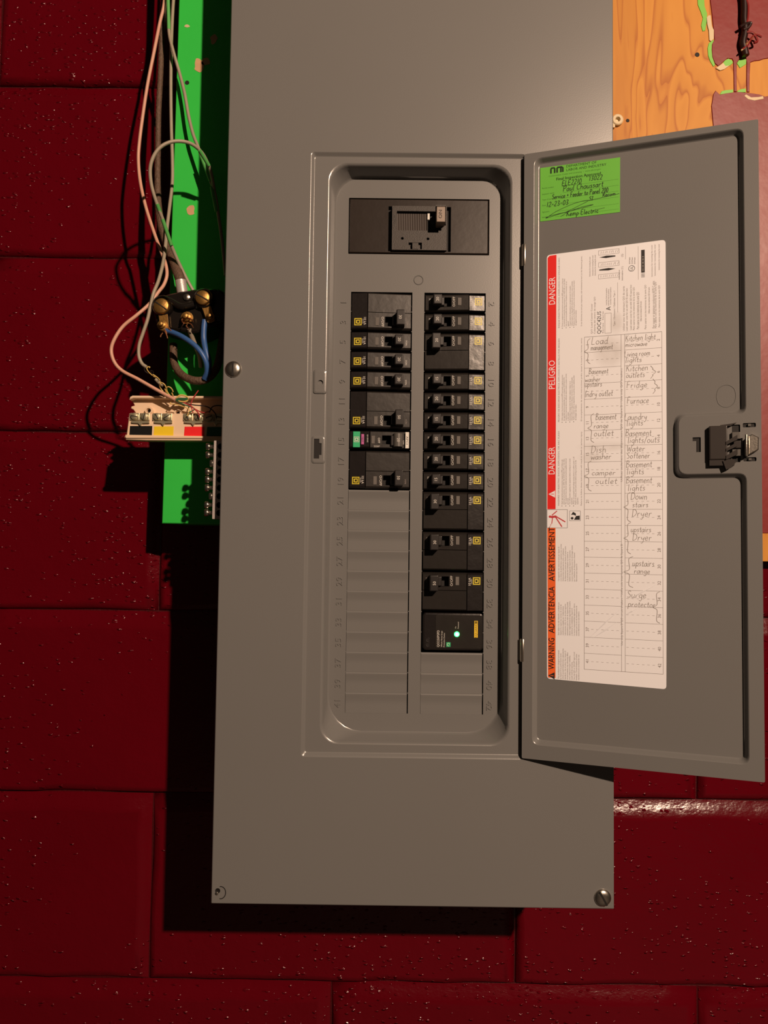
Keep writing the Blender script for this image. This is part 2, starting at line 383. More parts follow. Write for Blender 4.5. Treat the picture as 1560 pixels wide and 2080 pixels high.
HAND = {
'a':(5,"4.4 4 3 5 1 4 .5 2 1.5 0 3.5 .8 4.3 4;4.5 5 4.3 1.5 5 0"),'b':(5,".8 10 .6 0;.7 3 2.5 5 4.3 3.8 4 1 2.2 0 .7 .8"),'c':(4.2,"4 4.2 2.5 5 .8 3.5 .8 1.2 2.2 0 4 .8"),
'd':(5,"4 4 2.5 5 .7 3 1 .6 2.6 0 4 1.5;4.3 10 4.1 1 4.8 0"),'e':(4.5,".6 2.5 3.8 3 3.2 4.8 1.8 5 .6 3 1 .6 2.5 0 4.2 .9"),'f':(4,"4 9 3 10 2 8.5 1.8 0;.5 5 3.5 5.2"),
'g':(5,"4.2 4.2 2.5 5 .8 3.5 1 1.2 2.6 .6 4 2;4.3 5 4.2 -2 2.8 -4 .8 -3"),'h':(5,".8 10 .7 0;.7 3 2.4 5 4 4 4.2 0"),'i':(2.4,"1.2 5 1.1 0;1.2 7 1.3 7.6"),
'k':(4.8,".8 10 .7 0;4 5 .8 2.2;1.8 3 4.3 0"),'l':(2.4,"1.2 10 1.1 .5 1.8 0"),'m':(7.5,".7 5 .7 0;.7 3.5 2.3 5 3.5 4 3.5 0;3.5 3.5 5.2 5 6.5 4 6.6 0"),
'n':(5,".7 5 .7 0;.7 3.4 2.4 5 4 4 4.1 0"),'o':(5,"2.6 5 .8 3.8 .8 1.2 2.5 0 4.2 1.2 4.2 3.8 2.6 5"),'p':(5,".8 5 .6 -4;.8 3.5 2.6 5 4.4 3.6 4 1 2.2 .2 .8 1"),
'r':(4,".8 5 .8 0;.8 3 2 4.6 3.7 4.6"),'s':(4,"3.6 4.4 2 5 .8 3.9 3.4 1.7 2.5 .2 .5 .5"),'t':(3.6,"1.8 8 1.7 1 2.6 0 3.4 .6;.3 5 3.4 5.2"),
'u':(5,".7 5 .8 1 2.2 0 4 1.5;4.2 5 4.1 1 4.9 0"),'v':(4.4,".5 5 2.1 0 4 5"),'w':(6.5,".5 5 1.7 0 3.2 4 4.8 0 6 5"),'y':(4.8,".6 5 1.2 2.2 2.6 1.8 4 3;4.2 5 3.6 -1 2 -4 .6 -3.2"),
'B':(6,".8 10 .7 0;.8 10 4 9.6 4.4 7.5 1 5.3;1 5.3 5 4.5 5 1.5 .7 0"),'C':(6,"5.5 8.5 3.5 10 1 7.5 .8 3 2.5 .2 5.5 1.2"),'D':(6.4,".9 10 .8 0;.3 9.8 4 9.2 6 5 4 1 .4 0"),
'E':(5.4,"4.8 10 .9 9.8 .8 .2 4.8 0;.9 5.2 4 5.2"),'F':(5.2,"5 10 .9 9.8 .8 0;.9 5.4 4 5.4"),'I':(3,"1.5 10 1.4 0;.3 10 2.7 10;.3 0 2.6 0"),'K':(6,".9 10 .8 0;5.2 10 1 4.6;2.2 5.6 5.6 0"),
'L':(5,".9 10 .7 .4 4.6 0"),'P':(5.6,".9 10 .7 0;.9 9.8 4.4 9.4 4.6 6.2 .9 5"),'R':(6,".9 10 .7 0;.9 9.8 4.4 9.2 4.4 6.2 .9 5.2;2 5 5.4 0"),'S':(5.4,"4.9 8.8 3 10 1 8.2 2.4 5.6 4.6 3.6 3.8 .6 .6 .8"),
'W':(7.5,".4 10 2 0 3.8 7 5.6 0 7.2 10"),'A':(6,".3 0 2.8 10 5.4 0;1.3 3.6 4.6 3.6"),'0':(5,"2.6 10 .8 7.5 .8 2.5 2.5 0 4.2 2.5 4.2 7.5 2.6 10"),'1':(3,"1.8 10 1.5 0"),
'2':(5,".8 8 2.4 10 4.2 8 3 4.5 .6 .3 4.6 .2"),'3':(5,".8 9 3 10 4 7.8 2 5.4 4.2 3 3 .2 .6 .8"),'5':(5,"4.4 10 1.2 9.8 .9 5.6 3.4 5.8 4.2 2.6 2.8 .1 .6 .6"),'8':(5,"3.8 9 2.2 10 1 8 3.8 3 2.6 0 .9 2 3.8 7.5 3.8 9"),
'-':(4,".6 4.5 3.4 4.6"),'+':(5,".6 4.5 4.2 4.6;2.4 6.6 2.3 2.4"),'/':(4,".3 -1 3.6 10"),'{':(4,"3.6 10 1.6 9.2 2 6 .4 5 2 4 1.6 .8 3.6 0"),"'":(2,"1 10 1 8"),
}

def obj(name, m, parent=None, org=None, angle=38, smooth_=True):
    """link the collected mesh as ONE object; org is the object's own origin in mm, parent transform is kept simple"""
    if org is None: org = parent['_org'] if parent is not None and '_org' in parent else (0, 0, -Z0*1000)
    me = bpy.data.meshes.new(name)
    me.from_pydata([((x-org[0])/1000, (y-org[1])/1000, (z-org[2])/1000) for x, y, z in m.v], [], m.f)
    for n in m.names: me.materials.append(MATS[n])
    me.polygons.foreach_set('material_index', m.m)
    if smooth_:
        me.polygons.foreach_set('use_smooth', [True]*len(me.polygons))
        me.set_sharp_from_angle(angle=math.radians(angle))
    me.update()
    o = bpy.data.objects.new(name, me); COL.objects.link(o)
    if parent is not None: o.parent = parent
    else: o.location = (org[0]/1000, org[1]/1000, org[2]/1000 + Z0)
    return o
_orgs = {}
class Thing:
    pass
def thing(name, label, cat, org, group=None):
    o = bpy.data.objects.new(name, None); COL.objects.link(o); o.empty_display_size = 0.02
    o.location = (org[0]/1000, org[1]/1000, org[2]/1000 + Z0)
    o['label'] = label; o['category'] = cat
    if group: o['group'] = group
    _orgs[o.name] = org
    return o
def part(name, m, root, **kw):
    return obj(name, m, root, org=_orgs.get(root.name, None) if root.name in _orgs else _orgs[root.parent.name], **kw)
def tag(o, label, cat, group=None):
    o['label'] = label; o['category'] = cat
    if group: o['group'] = group
    return o
def single(name, m, org, label, cat, group=None):
    o = obj(name, m, None, org=org); return tag(o, label, cat, group)
def structure(name, m, org, **kw):
    o = obj(name, m, None, org=org, **kw); o['kind'] = 'structure'; _orgs[o.name] = org; return o

# ------------------------------------------------------------------ fitted sizes (mm)
XL, XR, ZB, ZT = -181.63, 180.96, -566.87, 398.0
FL, FR, FT, FB = -101.8, 97.8, 125.1, -433.6
COLW, GAP, ROW, DF = 58.84, 5.78, 19.05, 20.0         # dead front plane y = 20
WALL, BOARD, PLY = 158.3, 92.5, 141.0

# ------------------------------------------------------------------ the block wall and the floor
m = M(); m.box(-1500, 1500, WALL+6.6, WALL+60, -Z0*1000, 1000, 'mortar')
wall = structure('wall_back', m, (0, WALL, -Z0*1000))
m = M(); m.box(-1500, 1500, -3200, WALL+60, -Z0*1000-40, -Z0*1000, 'floor_concrete')
structure('floor', m, (0, 0, -Z0*1000))
def edge_pts(x0, x1, z0, z1, n, j):
    o = []
    c = [(x0, z0), (x1, z0), (x1, z1), (x0, z1)]
    for q in range(4):
        a, b = c[q], c[(q+1) % 4]
        k = n if q % 2 == 0 else n//2
        for i in range(k):
            t = i/k; jj = 0 if i == 0 else random.uniform(-j, j)
            o.append((a[0]+(b[0]-a[0])*t + (jj if q % 2 else 0), a[1]+(b[1]-a[1])*t + (0 if q % 2 else jj)))
    return o
ZJ = 288.97
XJ = at(303, 1850, WALL)[0]
for r in range(-3, 8):
    zt = ZJ - 203.2*r; zb = zt - 203.2
    if zt > 1000: zt = 1000
    off = 0 if r % 2 == 0 else 203.2
    for c in range(-3, 4):
        x0 = XJ + off + 406.4*c; x1 = x0 + 406.4
        m = M(); dy = random.uniform(-0.8, 0.8)
        st = random.getstate(); A_ = edge_pts(x0+.6, x1-.8, zb+.8, zt-.6, 12, 0.7)
        random.setstate(st); B_ = edge_pts(x0+2.2, x1-5.0, zb+2.0, zt-8.0, 12, 1.0)
        random.setstate(st); C_ = edge_pts(x0+5.0, x1-10.0, zb+4.2, zt-15.5, 12, 1.6)
        random.setstate(st); D_ = edge_pts(x0+9, x1-15.0, zb+9, zt-20.5, 12, 2.2)
        Y = WALL + dy
        m.loft([[(p[0], WALL+20, p[1]) for p in A_], [(p[0], WALL+6.2, p[1]) for p in A_], [(p[0], Y+4.3, p[1]) for p in B_], [(p[0], Y+0.5, p[1]) for p in C_], [(p[0], Y, p[1]) for p in D_]], 'wall')
        m.flat([D_], Y, 'wall')
        part('concrete_block', m, wall, angle=60)

# ------------------------------------------------------------------ plywood backing and paint on the right
x0p = -120.0; p_top = 740.0
zp = at(1553, 1140, PLY)[2]
m = M(); m.box(x0p, 640, PLY, WALL-1.2, zp, p_top, 'plywood')
ply = thing('plywood_board', 'bare orange plywood backing board with old paint, behind the panel', 'board', (200, PLY, zp))
part('board', m, ply)
def C7(pts, Y): return [at(1220 + x/4.588, y/4.588, Y)[0::2] for x, y in pts]
zpaint = at(1553, 1083, PLY)[2]
up = C7([(990,-4600),(1004,-2000),(1010,-60),(1022,40),(1030,100),(1050,280),(1058,370),(1035,412),(1032,470),(1037,530),(1060,592),(1095,622),(1140,582),(1180,548),(1222,552),(1234,575),(1238,700),(1240,858),(1268,858),(1266,700),(1268,592),(1290,556),(1325,545),(1348,550),(1358,580),(1356,760),(1360,862),(1386,862),(1388,700),(1394,585),(1430,572),(1480,566),(1520,552),(1600,540),(1900,535),(2600,540),(2600,-4600)], PLY)
m = M(); m.slab(list(reversed(up)), PLY-0.9, PLY, 'maroon_board_paint', 0.5); part('paint_patch', m, ply)['label'] = 'glossy maroon paint with two drips'
lo = C7([(1070,846),(1110,884),(1160,872),(1230,862),(1290,858),(1350,866),(1410,872),(1480,882),(1530,902),(1600,888),(2600,880)], PLY)
lo += [(lo[-1][0], zpaint), (at(1446, 1000, PLY)[0], zpaint)] + C7([(1040,1600),(1046,1400),(1046,1170),(1030,990),(1048,880)], PLY)
m = M(); m.slab(list(reversed(lo)), PLY-0.9, PLY, 'maroon_board_paint', 0.5); part('paint_patch', m, ply)
for nm, q in (('green_daub', [(900,-30),(962,-30),(968,60),(992,130),(984,220),(974,288),(948,294),(936,240),(950,170),(930,110),(905,50)]),
          ('green_daub', [(996,450),(1006,405),(1050,372),(1056,385),(1036,420),(1034,470),(1040,535),(1066,606),(1050,625),(1020,575),(1000,520)]),
          ('cream_paint', [(984,170),(1000,150),(1022,146),(1034,250),(1052,285),(1052,365),(1026,392),(1010,380),(1004,290),(990,230)]),
          ('green_daub', [(1136,590),(1160,562),(1190,548),(1226,566),(1232,590),(1200,616),(1160,622)]),
          ('cream_paint', [(1070,640),(1100,618),(1140,590),(1160,620),(1200,614),(1150,650),(1110,662)]),
          ('green_daub', [(1268,592),(1292,554),(1330,544),(1358,552),(1354,600),(1320,622),(1296,636)]),
          ('green_daub', [(1108,884),(1126,852),(1160,842),(1234,836),(1234,872),(1170,876)]),
          ('green_daub', [(1272,862),(1276,846),(1310,832),(1352,826),(1352,862)]),
          ('cream_paint', [(1335,900),(1350,884),(1400,912),(1470,908),(1510,900),(1516,926),(1430,942),(1370,930)])):
    loop = C7(q, PLY)
    if area2(loop) < 0: loop.reverse()
    m = M(); m.slab(loop, PLY-1.2 if nm == 'cream_paint' else PLY-0.6, PLY, nm, 0.25); part('paint_daub', m, ply)
for x, y, r in ((900, 510, 2.0), (252, 1124, 1.4)):
    c = at(1220+x/4.588, y/4.588, PLY); m = M()
    m.lathe([(r+.7, 0), (r+.5, 0.35), (r, 0.3), (r*.9, -0.4 + .5)], c, 'void', n=12); part('nail_hole', m, ply)
# cut cord end hanging over the maroon paint
m = M()
m.tube([at(1220+x/4.588, y/4.588, PLY-5) for x, y in ((1320,-1500),(1318,-700),(1325,-120),(1335,0),(1338,90),(1336,180),(1345,260),(1338,330),(1325,400),(1340,460),(1352,520))], 4.0, 'dark_cord')
for pts, r, c in ((((1300,250),(1345,225),(1400,215),(1375,260),(1330,280)), 1.6, 'dark_cord'), (((1320,460),(1370,420),(1410,350),(1450,325),(1500,345)), 1.1, 'maroon_board_paint'), (((1345,420),(1400,370),(1440,310)), 1.0, 'copper'), (((1310,470),(1350,440),(1390,380)), 0.8, 'cream_paint'), (((1360,300),(1420,310),(1460,380),(1430,400)), 1.3, 'maroon_board_paint'), (((1360,0),(1375,60),(1372,160),(1362,210)), 1.2, 'maroon_board_paint')):
    m.tube([at(1220+x/4.588, y/4.588, PLY-8) for x, y in pts], r, c, n=8)
o = at(1512, 0, PLY)
single('cord_end', m, (o[0], PLY, o[2]), 'dark paint-clogged cord end with frayed strands hanging at the top right', 'cord')
# small white clip beside the cover edge
c = at(1253, 246, PLY); m = M()
m.lathe([(6.5, 0), (6.5, 3.2), (5.5, 4.0), (3.0, 4.0), (2.4, 3.0), (2.2, .5)], c, 'cream_paint', n=18)
m.box(c[0]-8, c[0]-3, PLY-3, PLY, c[2]-9, c[2]+2, 'cream_paint')
single('cable_clip', m, c, 'small cream ring-shaped clip on the plywood beside the panel edge', 'clip')

# ------------------------------------------------------------------ green painted board on the left
gx0 = at(333, 900, BOARD)[0]; gzb = at(331, 1063, BOARD)[2]
gb = thing('green_board', 'thick board painted bright green behind the loose wires, left of the panel', 'board', (gx0, BOARD, gzb))
gl = [(gx0, gzb), (-125, gzb-0.5), (-125, 740), (gx0+6.5, 740)]
m = M(); m.slab(gl, BOARD, WALL-1.2, 'green_board_paint', 0.8); part('board', m, gb)
for px, py, rx, rz, nm in ((404, 133, 5.5, 9, 'bare_patch'), (388, 427, 4.5, 7, 'bare_patch'), (380, 53, 3.2, 1.6, 'cream_paint'), (434, 80, 4, 6, 'bare_patch'), (418, 125, 5, 5, 'bare_patch')):
    c = at(px, py, BOARD); m = M()
    m.slab([(c[0] + rx*math.cos(t*.5)*(.9+.15*math.sin(t*1.5+px)+.06*math.sin(t*3.5)), c[2] + rz*math.sin(t*.5)*(.9+.15*math.cos(t*1.0+py))) for t in [i*4*PI/28 for i in range(28)]], BOARD-0.25, BOARD+.1, nm); part('chipped_patch', m, gb)
c = at(380, 168, BOARD); m = M(); m.lathe([(2.4, 0), (2.2, .4), (1.7, .35), (1.6, .1)], c, 'void', n=12); part('nail_hole', m, gb)

# ------------------------------------------------------------------ the load centre: enclosure, cover, door
panel = thing('electrical_panel', 'tall grey steel breaker panel with its inner door swung open', 'breaker panel', (0, 92.0, ZB))
m = M()
bx0, bx1, bz0, bz1 = XL+3, XR-3, ZB+4, ZT-4
m.loft([[(p[0], 7.0, p[1]) for p in rr(bx0, bx1, bz0, bz1, 1, 1)], [(p[0], BOARD-.2, p[1]) for p in rr(bx0, bx1, bz0, bz1, 1, 1)]], 'enamel_inside')
m.loft([[(p[0], BOARD-.2, p[1]) for p in rr(bx0, bx1, bz0, bz1, 1, 1)], [(p[0], BOARD-1.7, p[1]) for p in rr(bx0+1.5, bx1-1.5, bz0+1.5, bz1-1.5, 1, 1)], [(p[0], 7.0, p[1]) for p in rr(bx0+1.5, bx1-1.5, bz0+1.5, bz1-1.5, 1, 1)]], 'void')
m.flat([rr(bx0, bx1, bz0, bz1, 1, 1)], BOARD-1.0, 'void')
part('enclosure', m, panel)

K = 6
def ring(x0, x1, z0, z1, r, y): return [(p[0], y, p[1]) for p in rr(x0, x1, z0, z1, r, K)]
IN = (-80.0, 80.3, -416.5, 111.6)               # inner dead front outline
IR = (31, 31, 25, 25)
def shr(b, d): return (b[0]+d, b[1]-d, b[2]+d, b[3]-d)
OUT = (-86.6, 86.8, -424.5, 117.6)
m = M()
xz = lambda r: [(p[0], p[2]) for p in r]
e0 = [ring(XL, XR, ZB, ZT, .8, 14), ring(XL, XR, ZB, ZT, .8, 1.0), ring(XL+.3, XR-.3, ZB+.3, ZT-.3, .8, .3), ring(XL+1, XR-1, ZB+1, ZT-1, .6, 0)]
e1 = [ring(FL-1.3, FR+.9, FB-2.0, FT+1.3, 3, 0), ring(FL-.4, FR+.7, FB-.7, FT+.4, 3, 0.3), ring(FL+.9, FR+.4, FB+.9, FT-.9, 2.5, 2.6), ring(FL+2.0, FR-.2, FB+2.0, FT-2.0, 2.5, 3.0)]
e2 = [ring(*OUT, 17, 3.0), ring(*shr(OUT, 1.0), 17, 3.3), ring(*shr(OUT, 2.0), 17, 4.4), ring(*shr(OUT, 2.5), 17, 6.2),
      ring(IN[0]-1.6, IN[1]+1.6, IN[2]-2.0, IN[3]+1.5, IR, 17.5), ring(IN[0]-.9, IN[1]+.9, IN[2]-1.0, IN[3]+.8, IR, 19.5), ring(*IN, IR, 20)]
for e in (e0, e1, e2): m.loft(e, 'enamel')
m.flat([xz(e0[-1]), xz(e1[0])], 0, 'enamel'); m.flat([xz(e1[-1]), xz(e2[0])], 3.0, 'enamel')
inner = rr(*IN, IR, K)
mb = (-68.0, 67.6, 37.0, 92.0)
zf = -21*ROW
Lc = (-GAP-COLW, -GAP, zf, 0.0); Rc = (GAP, GAP+COLW, zf, 0.0)
def notch_loop(b, side):
    """column opening with the little breakaway nibs left between the positions"""
    x0, x1, z0, z1 = b
    o = [(x0, z0), (x1, z0)]
    for k in range(20, 0, -1): z = -k*ROW; o += [(x1, z-.35), (x1-.75, z-.3), (x1-.75, z+.3), (x1, z+.35)]
    o += [(x1, z1), (x0, z1)]
    for k in range(1, 21): z = -k*ROW; o += [(x0, z+.35), (x0+.55, z+.3), (x0+.55, z-.3), (x0, z-.35)]
    return o
hl = [notch_loop(Lc, 0), notch_loop(Rc, 1), rr(*mb, .4, 1)]
m.flat([inner] + hl, 20.0, 'enamel')
for h in hl: m.hole(h, 20.0, 21.6, 'enamel')
cover = part('cover', m, panel, angle=45)
# round dimple, catch plate with hole and black catch slot, screws
m = M()
c = (0.0, DF, 12.1); rg = []
for rad, dp in ((4.9, -.02), (4.3, -.5), (3.7, -.02), (2.6, -.02)): rg.append([(c[0]+rad*math.cos(2*PI*i/24), DF+dp, c[2]+rad*math.sin(2*PI*i/24)) for i in range(24)])
m.loft(rg, 'enamel'); part('dimple_ring', m, cover)
def emboss(x0, x1, z0, z1, y, h, sl, r, nm='enamel', hole=None, floor_='enamel'):
    m.loft([ring(x0, x1, z0, z1, r, y+.05), ring(x0+sl*.3, x1-sl*.3, z0+sl*.3, z1-sl*.3, r, y-h*.7), ring(x0+sl, x1-sl, z0+sl, z1-sl, r, y-h)], nm, cap1=hole is None)
    if hole:
        m.flat([rr(x0+sl, x1-sl, z0+sl, z1-sl, r, K), hole], y-h, nm); m.hole(hole, y-h, y-.06, nm, bottom=floor_)
m = M()
emboss(-97.8, -85.2, -103, -80, 3.0, 1.6, 1.8, 2.0, hole=[(-91.0+2.5*math.cos(t*PI/8), -92.5+2.5*math.sin(t*PI/8)) for t in range(16)])
part('catch_plate', m, cover)['label'] = 'raised catch plate with round hole'
m = M()
sl_ = [(-96.2, -163.4), (-91.2, -163.4), (-91.2, -160), (-89.0, -160), (-89.0, -149), (-91.2, -149), (-91.2, -145), (-96.2, -145)]
emboss(-98.4, -85.6, -168, -142, 3.0, 0.9, 1.6, 2.0, hole=sl_, floor_='void')
part('catch_slot', m, cover)['label'] = 'black catch slot for the door latch'
def screw(c, r, ang, nm='zinc', h=3.2, y=0.0):
    m = M()
    m.lathe([(r, 0), (r, h*.25), (r*.93, h*.5), (r*.72, h*.82), (r*.4, h*.98), (0.05, h)], (c[0], y, c[1]), nm, n=28)
    d = Vector((math.cos(ang), math.sin(ang))); n_ = Vector((-d.y, d.x))
    for a_ in (d,):
        q = []
        for s1, s2 in ((-1, -1), (1, -1), (1, 1), (-1, 1)): q.append((c[0] + d.x*r*.86*s1 + n_.x*r*.11*s2, c[1] + d.y*r*.86*s1 + n_.y*r*.11*s2))
        if area2(q) < 0: q.reverse()
        m.slab(q, y-h*1.0-.12, y-h*.5, 'void')
    return m
part('cover_screw', screw((-171.9, -81.3), 7.6, PI/2), panel)['label'] = 'slotted zinc screw on the left edge'
part('cover_screw', screw((170.5, -556.6), 7.6, PI/2+.5), panel)['label'] = 'slotted zinc screw at the lower right corner'
m = M(); c = (-173.1, -556.9)
arc = [(c[0]+4.6*math.cos(t), c[1]+5.4*math.sin(t)) for t in [(-100+i*200/16)*PI/180 for i in range(17)]]
m.stroke(arc, 0.8, -0.12, 'void', 0)
m.lathe([(2.3, 0), (2.3, .15), (1.9, .16), (1.8, .1)], (c[0]-2.6, 0, c[1]+1.6), 'void', n=16)
m.lathe([(1.5, 0), (1.5, .4), (.8, .7), (.05, .75)], (c[0]-3.4, 0, c[1]-.8), 'zinc', n=12)
part('empty_screw_hole', m, cover)['label'] = 'screw hole without its screw'
# embossed position numbers
def number(txt, x, z, rot):
    vs_, fs_, x0_, x1_ = glyphs(txt)
    m = M(); k = 5.6/.7; c_, s_ = math.cos(rot), math.sin(rot)
    P = [((a-(x0_+x1_)/2)*k*1.15, (b-.35)*k) for a, b in vs_]
    fr = [(x+a*c_-b*s_, DF-.62, z+a*s_+b*c_) for a, b in P]; bk = [(q[0], DF+.05, q[2]) for q in fr]
    m.add(fr, fs_, 'enamel')
    ed = {}
    for f_ in fs_:
        for i in range(len(f_)):
            e = (f_[i], f_[(i+1) % len(f_)]); ed[e] = 1
    n0 = len(fr); sides = [(b, a, a+n0, b+n0) for a, b in ed if (b, a) not in ed]
    m.add(fr+bk, sides, 'enamel')
    part('embossed_number', m, cover, smooth_=False)
for k in range(21):
    zc = -(k+.5)*ROW
    number(str(2*k+1), -71.6, zc-1.0, PI/2); number(str(2*k+2), 70.6, zc-1.0, -PI/2)
# blank filler plates
def filler(x0, x1, k):
    m = M(); zt = -k*ROW-.04; H = ROW-.06
    prof = [(0, .75), (.03, .1), (.06, -.2), (.09, -.15), (.2, .35), (.38, .95), (.47, 1.15), (.6, 1.1), (.8, .9), (1.0, .75)]
    m.loft([[(x0+.25, DF+y, zt-t*H) for t, y in prof], [(x1-1.0, DF+y+.15, zt-t*H) for t, y in prof]], 'enamel', closed=False)
    m.f[-9:] = [tuple(reversed(f_)) for f_ in m.f[-9:]]
    m.box(x0+.3, x1-1.05, DF+1.3, DF+2.2, zt-H+.1, zt-.1, 'enamel')
    part('filler_plate', m, cover, angle=50)
for k in range(10, 21): filler(Lc[0], Lc[1], k)
for k in range(18, 21): filler(Rc[0], Rc[1], k)

# ---- the door, swung about 160 degrees open
DA, DW = 0.312, 197.8
DLOC = (96.9, -2.4, 0.0)
DD = 5.2                                              # depth of the pressed field behind the rim
m = M()
outer = rr(0, DW, FB+.3, FT-.3, 1.2, 3)
Fx0, Fx1, Fz0, Fz1 = 9.0, 186.5, -420.5, 119.5
px0, pz0, pz1 = 133.5, -178.0, -128.5                 # raised pad under the latch
shp = [(Fx0, Fz0), (Fx1, Fz0), (Fx1, pz0), (px0, pz0), (px0, pz1), (Fx1, pz1), (Fx1, Fz1), (Fx0, Fz1)]
def field(d, y):
    s_ = offset(shp, d)
    sg = [1, 1, 1, -1, -1, 1, 1, 1]
    return [(p[0], y, p[1]) for p in round_poly(s_, [max(2.0, 7.0 - d*g*.6) for g in sg], 5)]
lv = [field(0, 0), field(.5, .25), field(1.2, 1.3), field(2.6, DD-1.3), field(3.3, DD-.25), field(3.9, DD)]
Lsl = [(144.4, -150), (144.4, -146.8), (150.8, -146.8), (150.8, -159.6), (147.2, -159.6), (147.2, -150)]
Lsl.reverse()
holes = [Lsl, rr(183.6, 193.6, -139.6, -136.0, .8, 2), rr(183.8, 193.8, -168.4, -165.0, .8, 2), rr(175.2, 181.6, -169.0, -137.0, .6, 2)]
m.flat([outer, [(p[0], p[2]) for p in lv[0]]] + holes, 0, 'enamel')
for h in holes: m.hole(h, 0, 1.2, 'void', bottom='void')
m.loft(lv, 'enamel'); m.flat([[(p[0], p[2]) for p in lv[-1]]], DD, 'enamel')
m.loft([[(p[0], 1.4, p[1]) for p in outer], [(p[0], .5, p[1]) for p in outer], [(p[0], 0, p[1]) for p in outer]], 'enamel')
bk = [[(p[0], p[1]+.9, p[2]) for p in r_] for r_ in lv[1:]]
m.flat([outer, [(p[0], p[2]) for p in lv[0]]], 1.4, 'enamel', flip=True)
m.loft([[(p[0], 1.4, p[2]) for p in lv[0]]] + bk, 'enamel'); m.flat([[(p[0], p[2]) for p in lv[-1]]], DD+.9, 'enamel', flip=True)
door = obj('door', m, panel, org=(0, 0, 0), angle=40)
ro = _orgs[panel.name]
door.location = ((DLOC[0]-ro[0])/1000, (DLOC[1]-ro[1])/1000, (DLOC[2]-ro[2])/1000); door.rotation_euler = (0, 0, -DA)
door['label'] = 'open grey inner door showing its inside'
def dpart(name, m, **kw): return obj(name, m, door, org=(0, 0, 0), **kw)
for za, zb_ in ((39.6, 19.0), (-326.5, -347.0)):
    m = M()
    m.lathe([(2.2, 0), (2.5, .4), (2.5, 20), (2.2, 20.5)], (0.2, 2.2, zb_), 'hinge_steel', axis=(0, 0, 1), n=16)
    m.box(-4.0, 0.2, 3.2, 4.6, zb_+1, za-1, 'hinge_steel')
    dpart('hinge_barrel', m)
m = M(); rg = []
cc_ = [(171.7 + 8.6*math.cos(t)*(.98 if abs(math.cos(t)) < .9 else .93), -111.3 + 10.0*math.sin(t)) for t in [i*2*PI/28 for i in range(28)]]
for d, y in ((0, .02), (.35, -.3), (.8, .02)): rg.append([(p[0], DD+y-.02, p[1]) for p in offset(cc_, d)])
m.loft(rg, 'enamel'); dpart('knockout_ring', m)
# latch
m = M()
m.rbox(157.0, 171.2, -167.0, -138.0, 2, -4.6, .8, 1.0, 'latch_plastic')
m.box(157.2, 176.6, -3.6, 0, -171.8, -166.6, 'latch_plastic')
m.slab([(166, -137.5), (166, -138.5), (174, -138.2), (178.5, -135.8), (174, -136.6)], -4, 0, 'latch_plastic')
m.slab([(167.5, -168), (170, -175.5), (174.0, -173.6), (178.4, -168.6)], -4.5, 0, 'latch_plastic')
for a_, b_ in ((-153.0, -148.6), (-158.5, -154.5), (-165.5, -160.5)):
    m.slab([(170, b_-3.2), (170, a_-3.2 if a_ > -150 else a_-1.6), (178.8, a_+2.6), (178.8, b_+2.2)][::1], -5.2, -1.0, 'latch_plastic')
m.rbox(174.9, 181.4, -149.6, -143.6, 2, -2.6, .5, .5, 'grey_toggle'); m.rbox(174.9, 181.4, -164.0, -158.2, 2, -2.6, .5, .5, 'grey_toggle')
m.rbox(176.0, 181.6, -157.4, -151.0, 2, -3.4, .5, .5, 'latch_plastic')
m.slab([(182.6, -161), (184.6, -166.2), (186.8, -158), (186.4, -152), (184, -150.5)], -2.4, 0.2, 'latch_plastic')
m.slab([(187.0, -163.8), (194.8, -159.4), (195.0, -149.0), (189.8, -146.0), (187.2, -148.0)], -5.0, 0.3, 'zinc', .8)
m.tube([(185.6, -4.5, -164.4), (185.4, -5.0, -156), (185.6, -4.5, -146.4)], 1.1, 'zinc', n=10)
m.box(187.6, 189.8, -.6, 1.5, -138.8, -136.8, 'grey_toggle'); m.box(187.8, 190.0, -.6, 1.5, -167.6, -165.8, 'grey_toggle')
dpart('latch', m)['label'] = 'black plastic latch with metal tongue'

# ---- the directory sheet glued to the door
def ST(px, py):
    k = (px - 1112)/(1354 - 1112)
    s_ = 20.6 + k*103.0
    tl = 28.3 + (py-522)*(-364.2-28.3)/(1383-522); tr_ = 30.8 + (py-489)*(-363.8-30.8)/(1399-489)
    return s_, tl + (tr_-tl)*k
PY = DD - 0.35; PP = PY - 0.06; PP2 = PP - 0.05
m = M()
sheet = round_poly([(21.6, -361.5), (43, -362.0), (122.6, -363.8), (123.8, -190), (123.6, 30.8), (20.4, 28.3), (20.9, -190)], [3, 6, 3, 8, 3.5, 3.5, 8], 5)
m.slab(sheet, PY, DD-.05, 'paper')
m.flat([[(21.6, -208.0), (28.9, -208.0), (29.2, 27.6), (23.0, 27.4), (21.2, 25.6)]], PP, 'red_print')
m.flat([[(22.6, -360.4), (29.2, -360.4), (28.9, -225.2), (21.6, -225.2)]], PP, 'orange_print')
V = PI/2
for tx, ya, yb in (('DANGER', 624, 568), ('PELIGRO', 797, 739), ('DANGER', 970, 915)):
    (s1, t1), (s2, t2) = ST(1122, ya), ST(1122, yb); g = glyphs(tx); wd = (g[3]-g[2])*5.6/.7
    m.text(tx, 5.6, 25.2, (t1+t2)/2, PP2, 'paper', rot=V, wide=abs(t2-t1)/wd)
for tx, ya, yb in (('WARNING', 1359, 1297), ('ADVERTENCIA', 1287, 1195), ('AVERTISSEMENT', 1184, 1077)):
    t1, t2 = ST(1120, ya)[1], ST(1120, yb)[1]; g = glyphs(tx); wd = (g[3]-g[2])*5.2/.7
    for dx in (0, .16): m.text(tx, 5.2, 25.4+dx, (t1+t2)/2+dx, PP2, 'dark_print', rot=V, wide=abs(t2-t1)/wd)
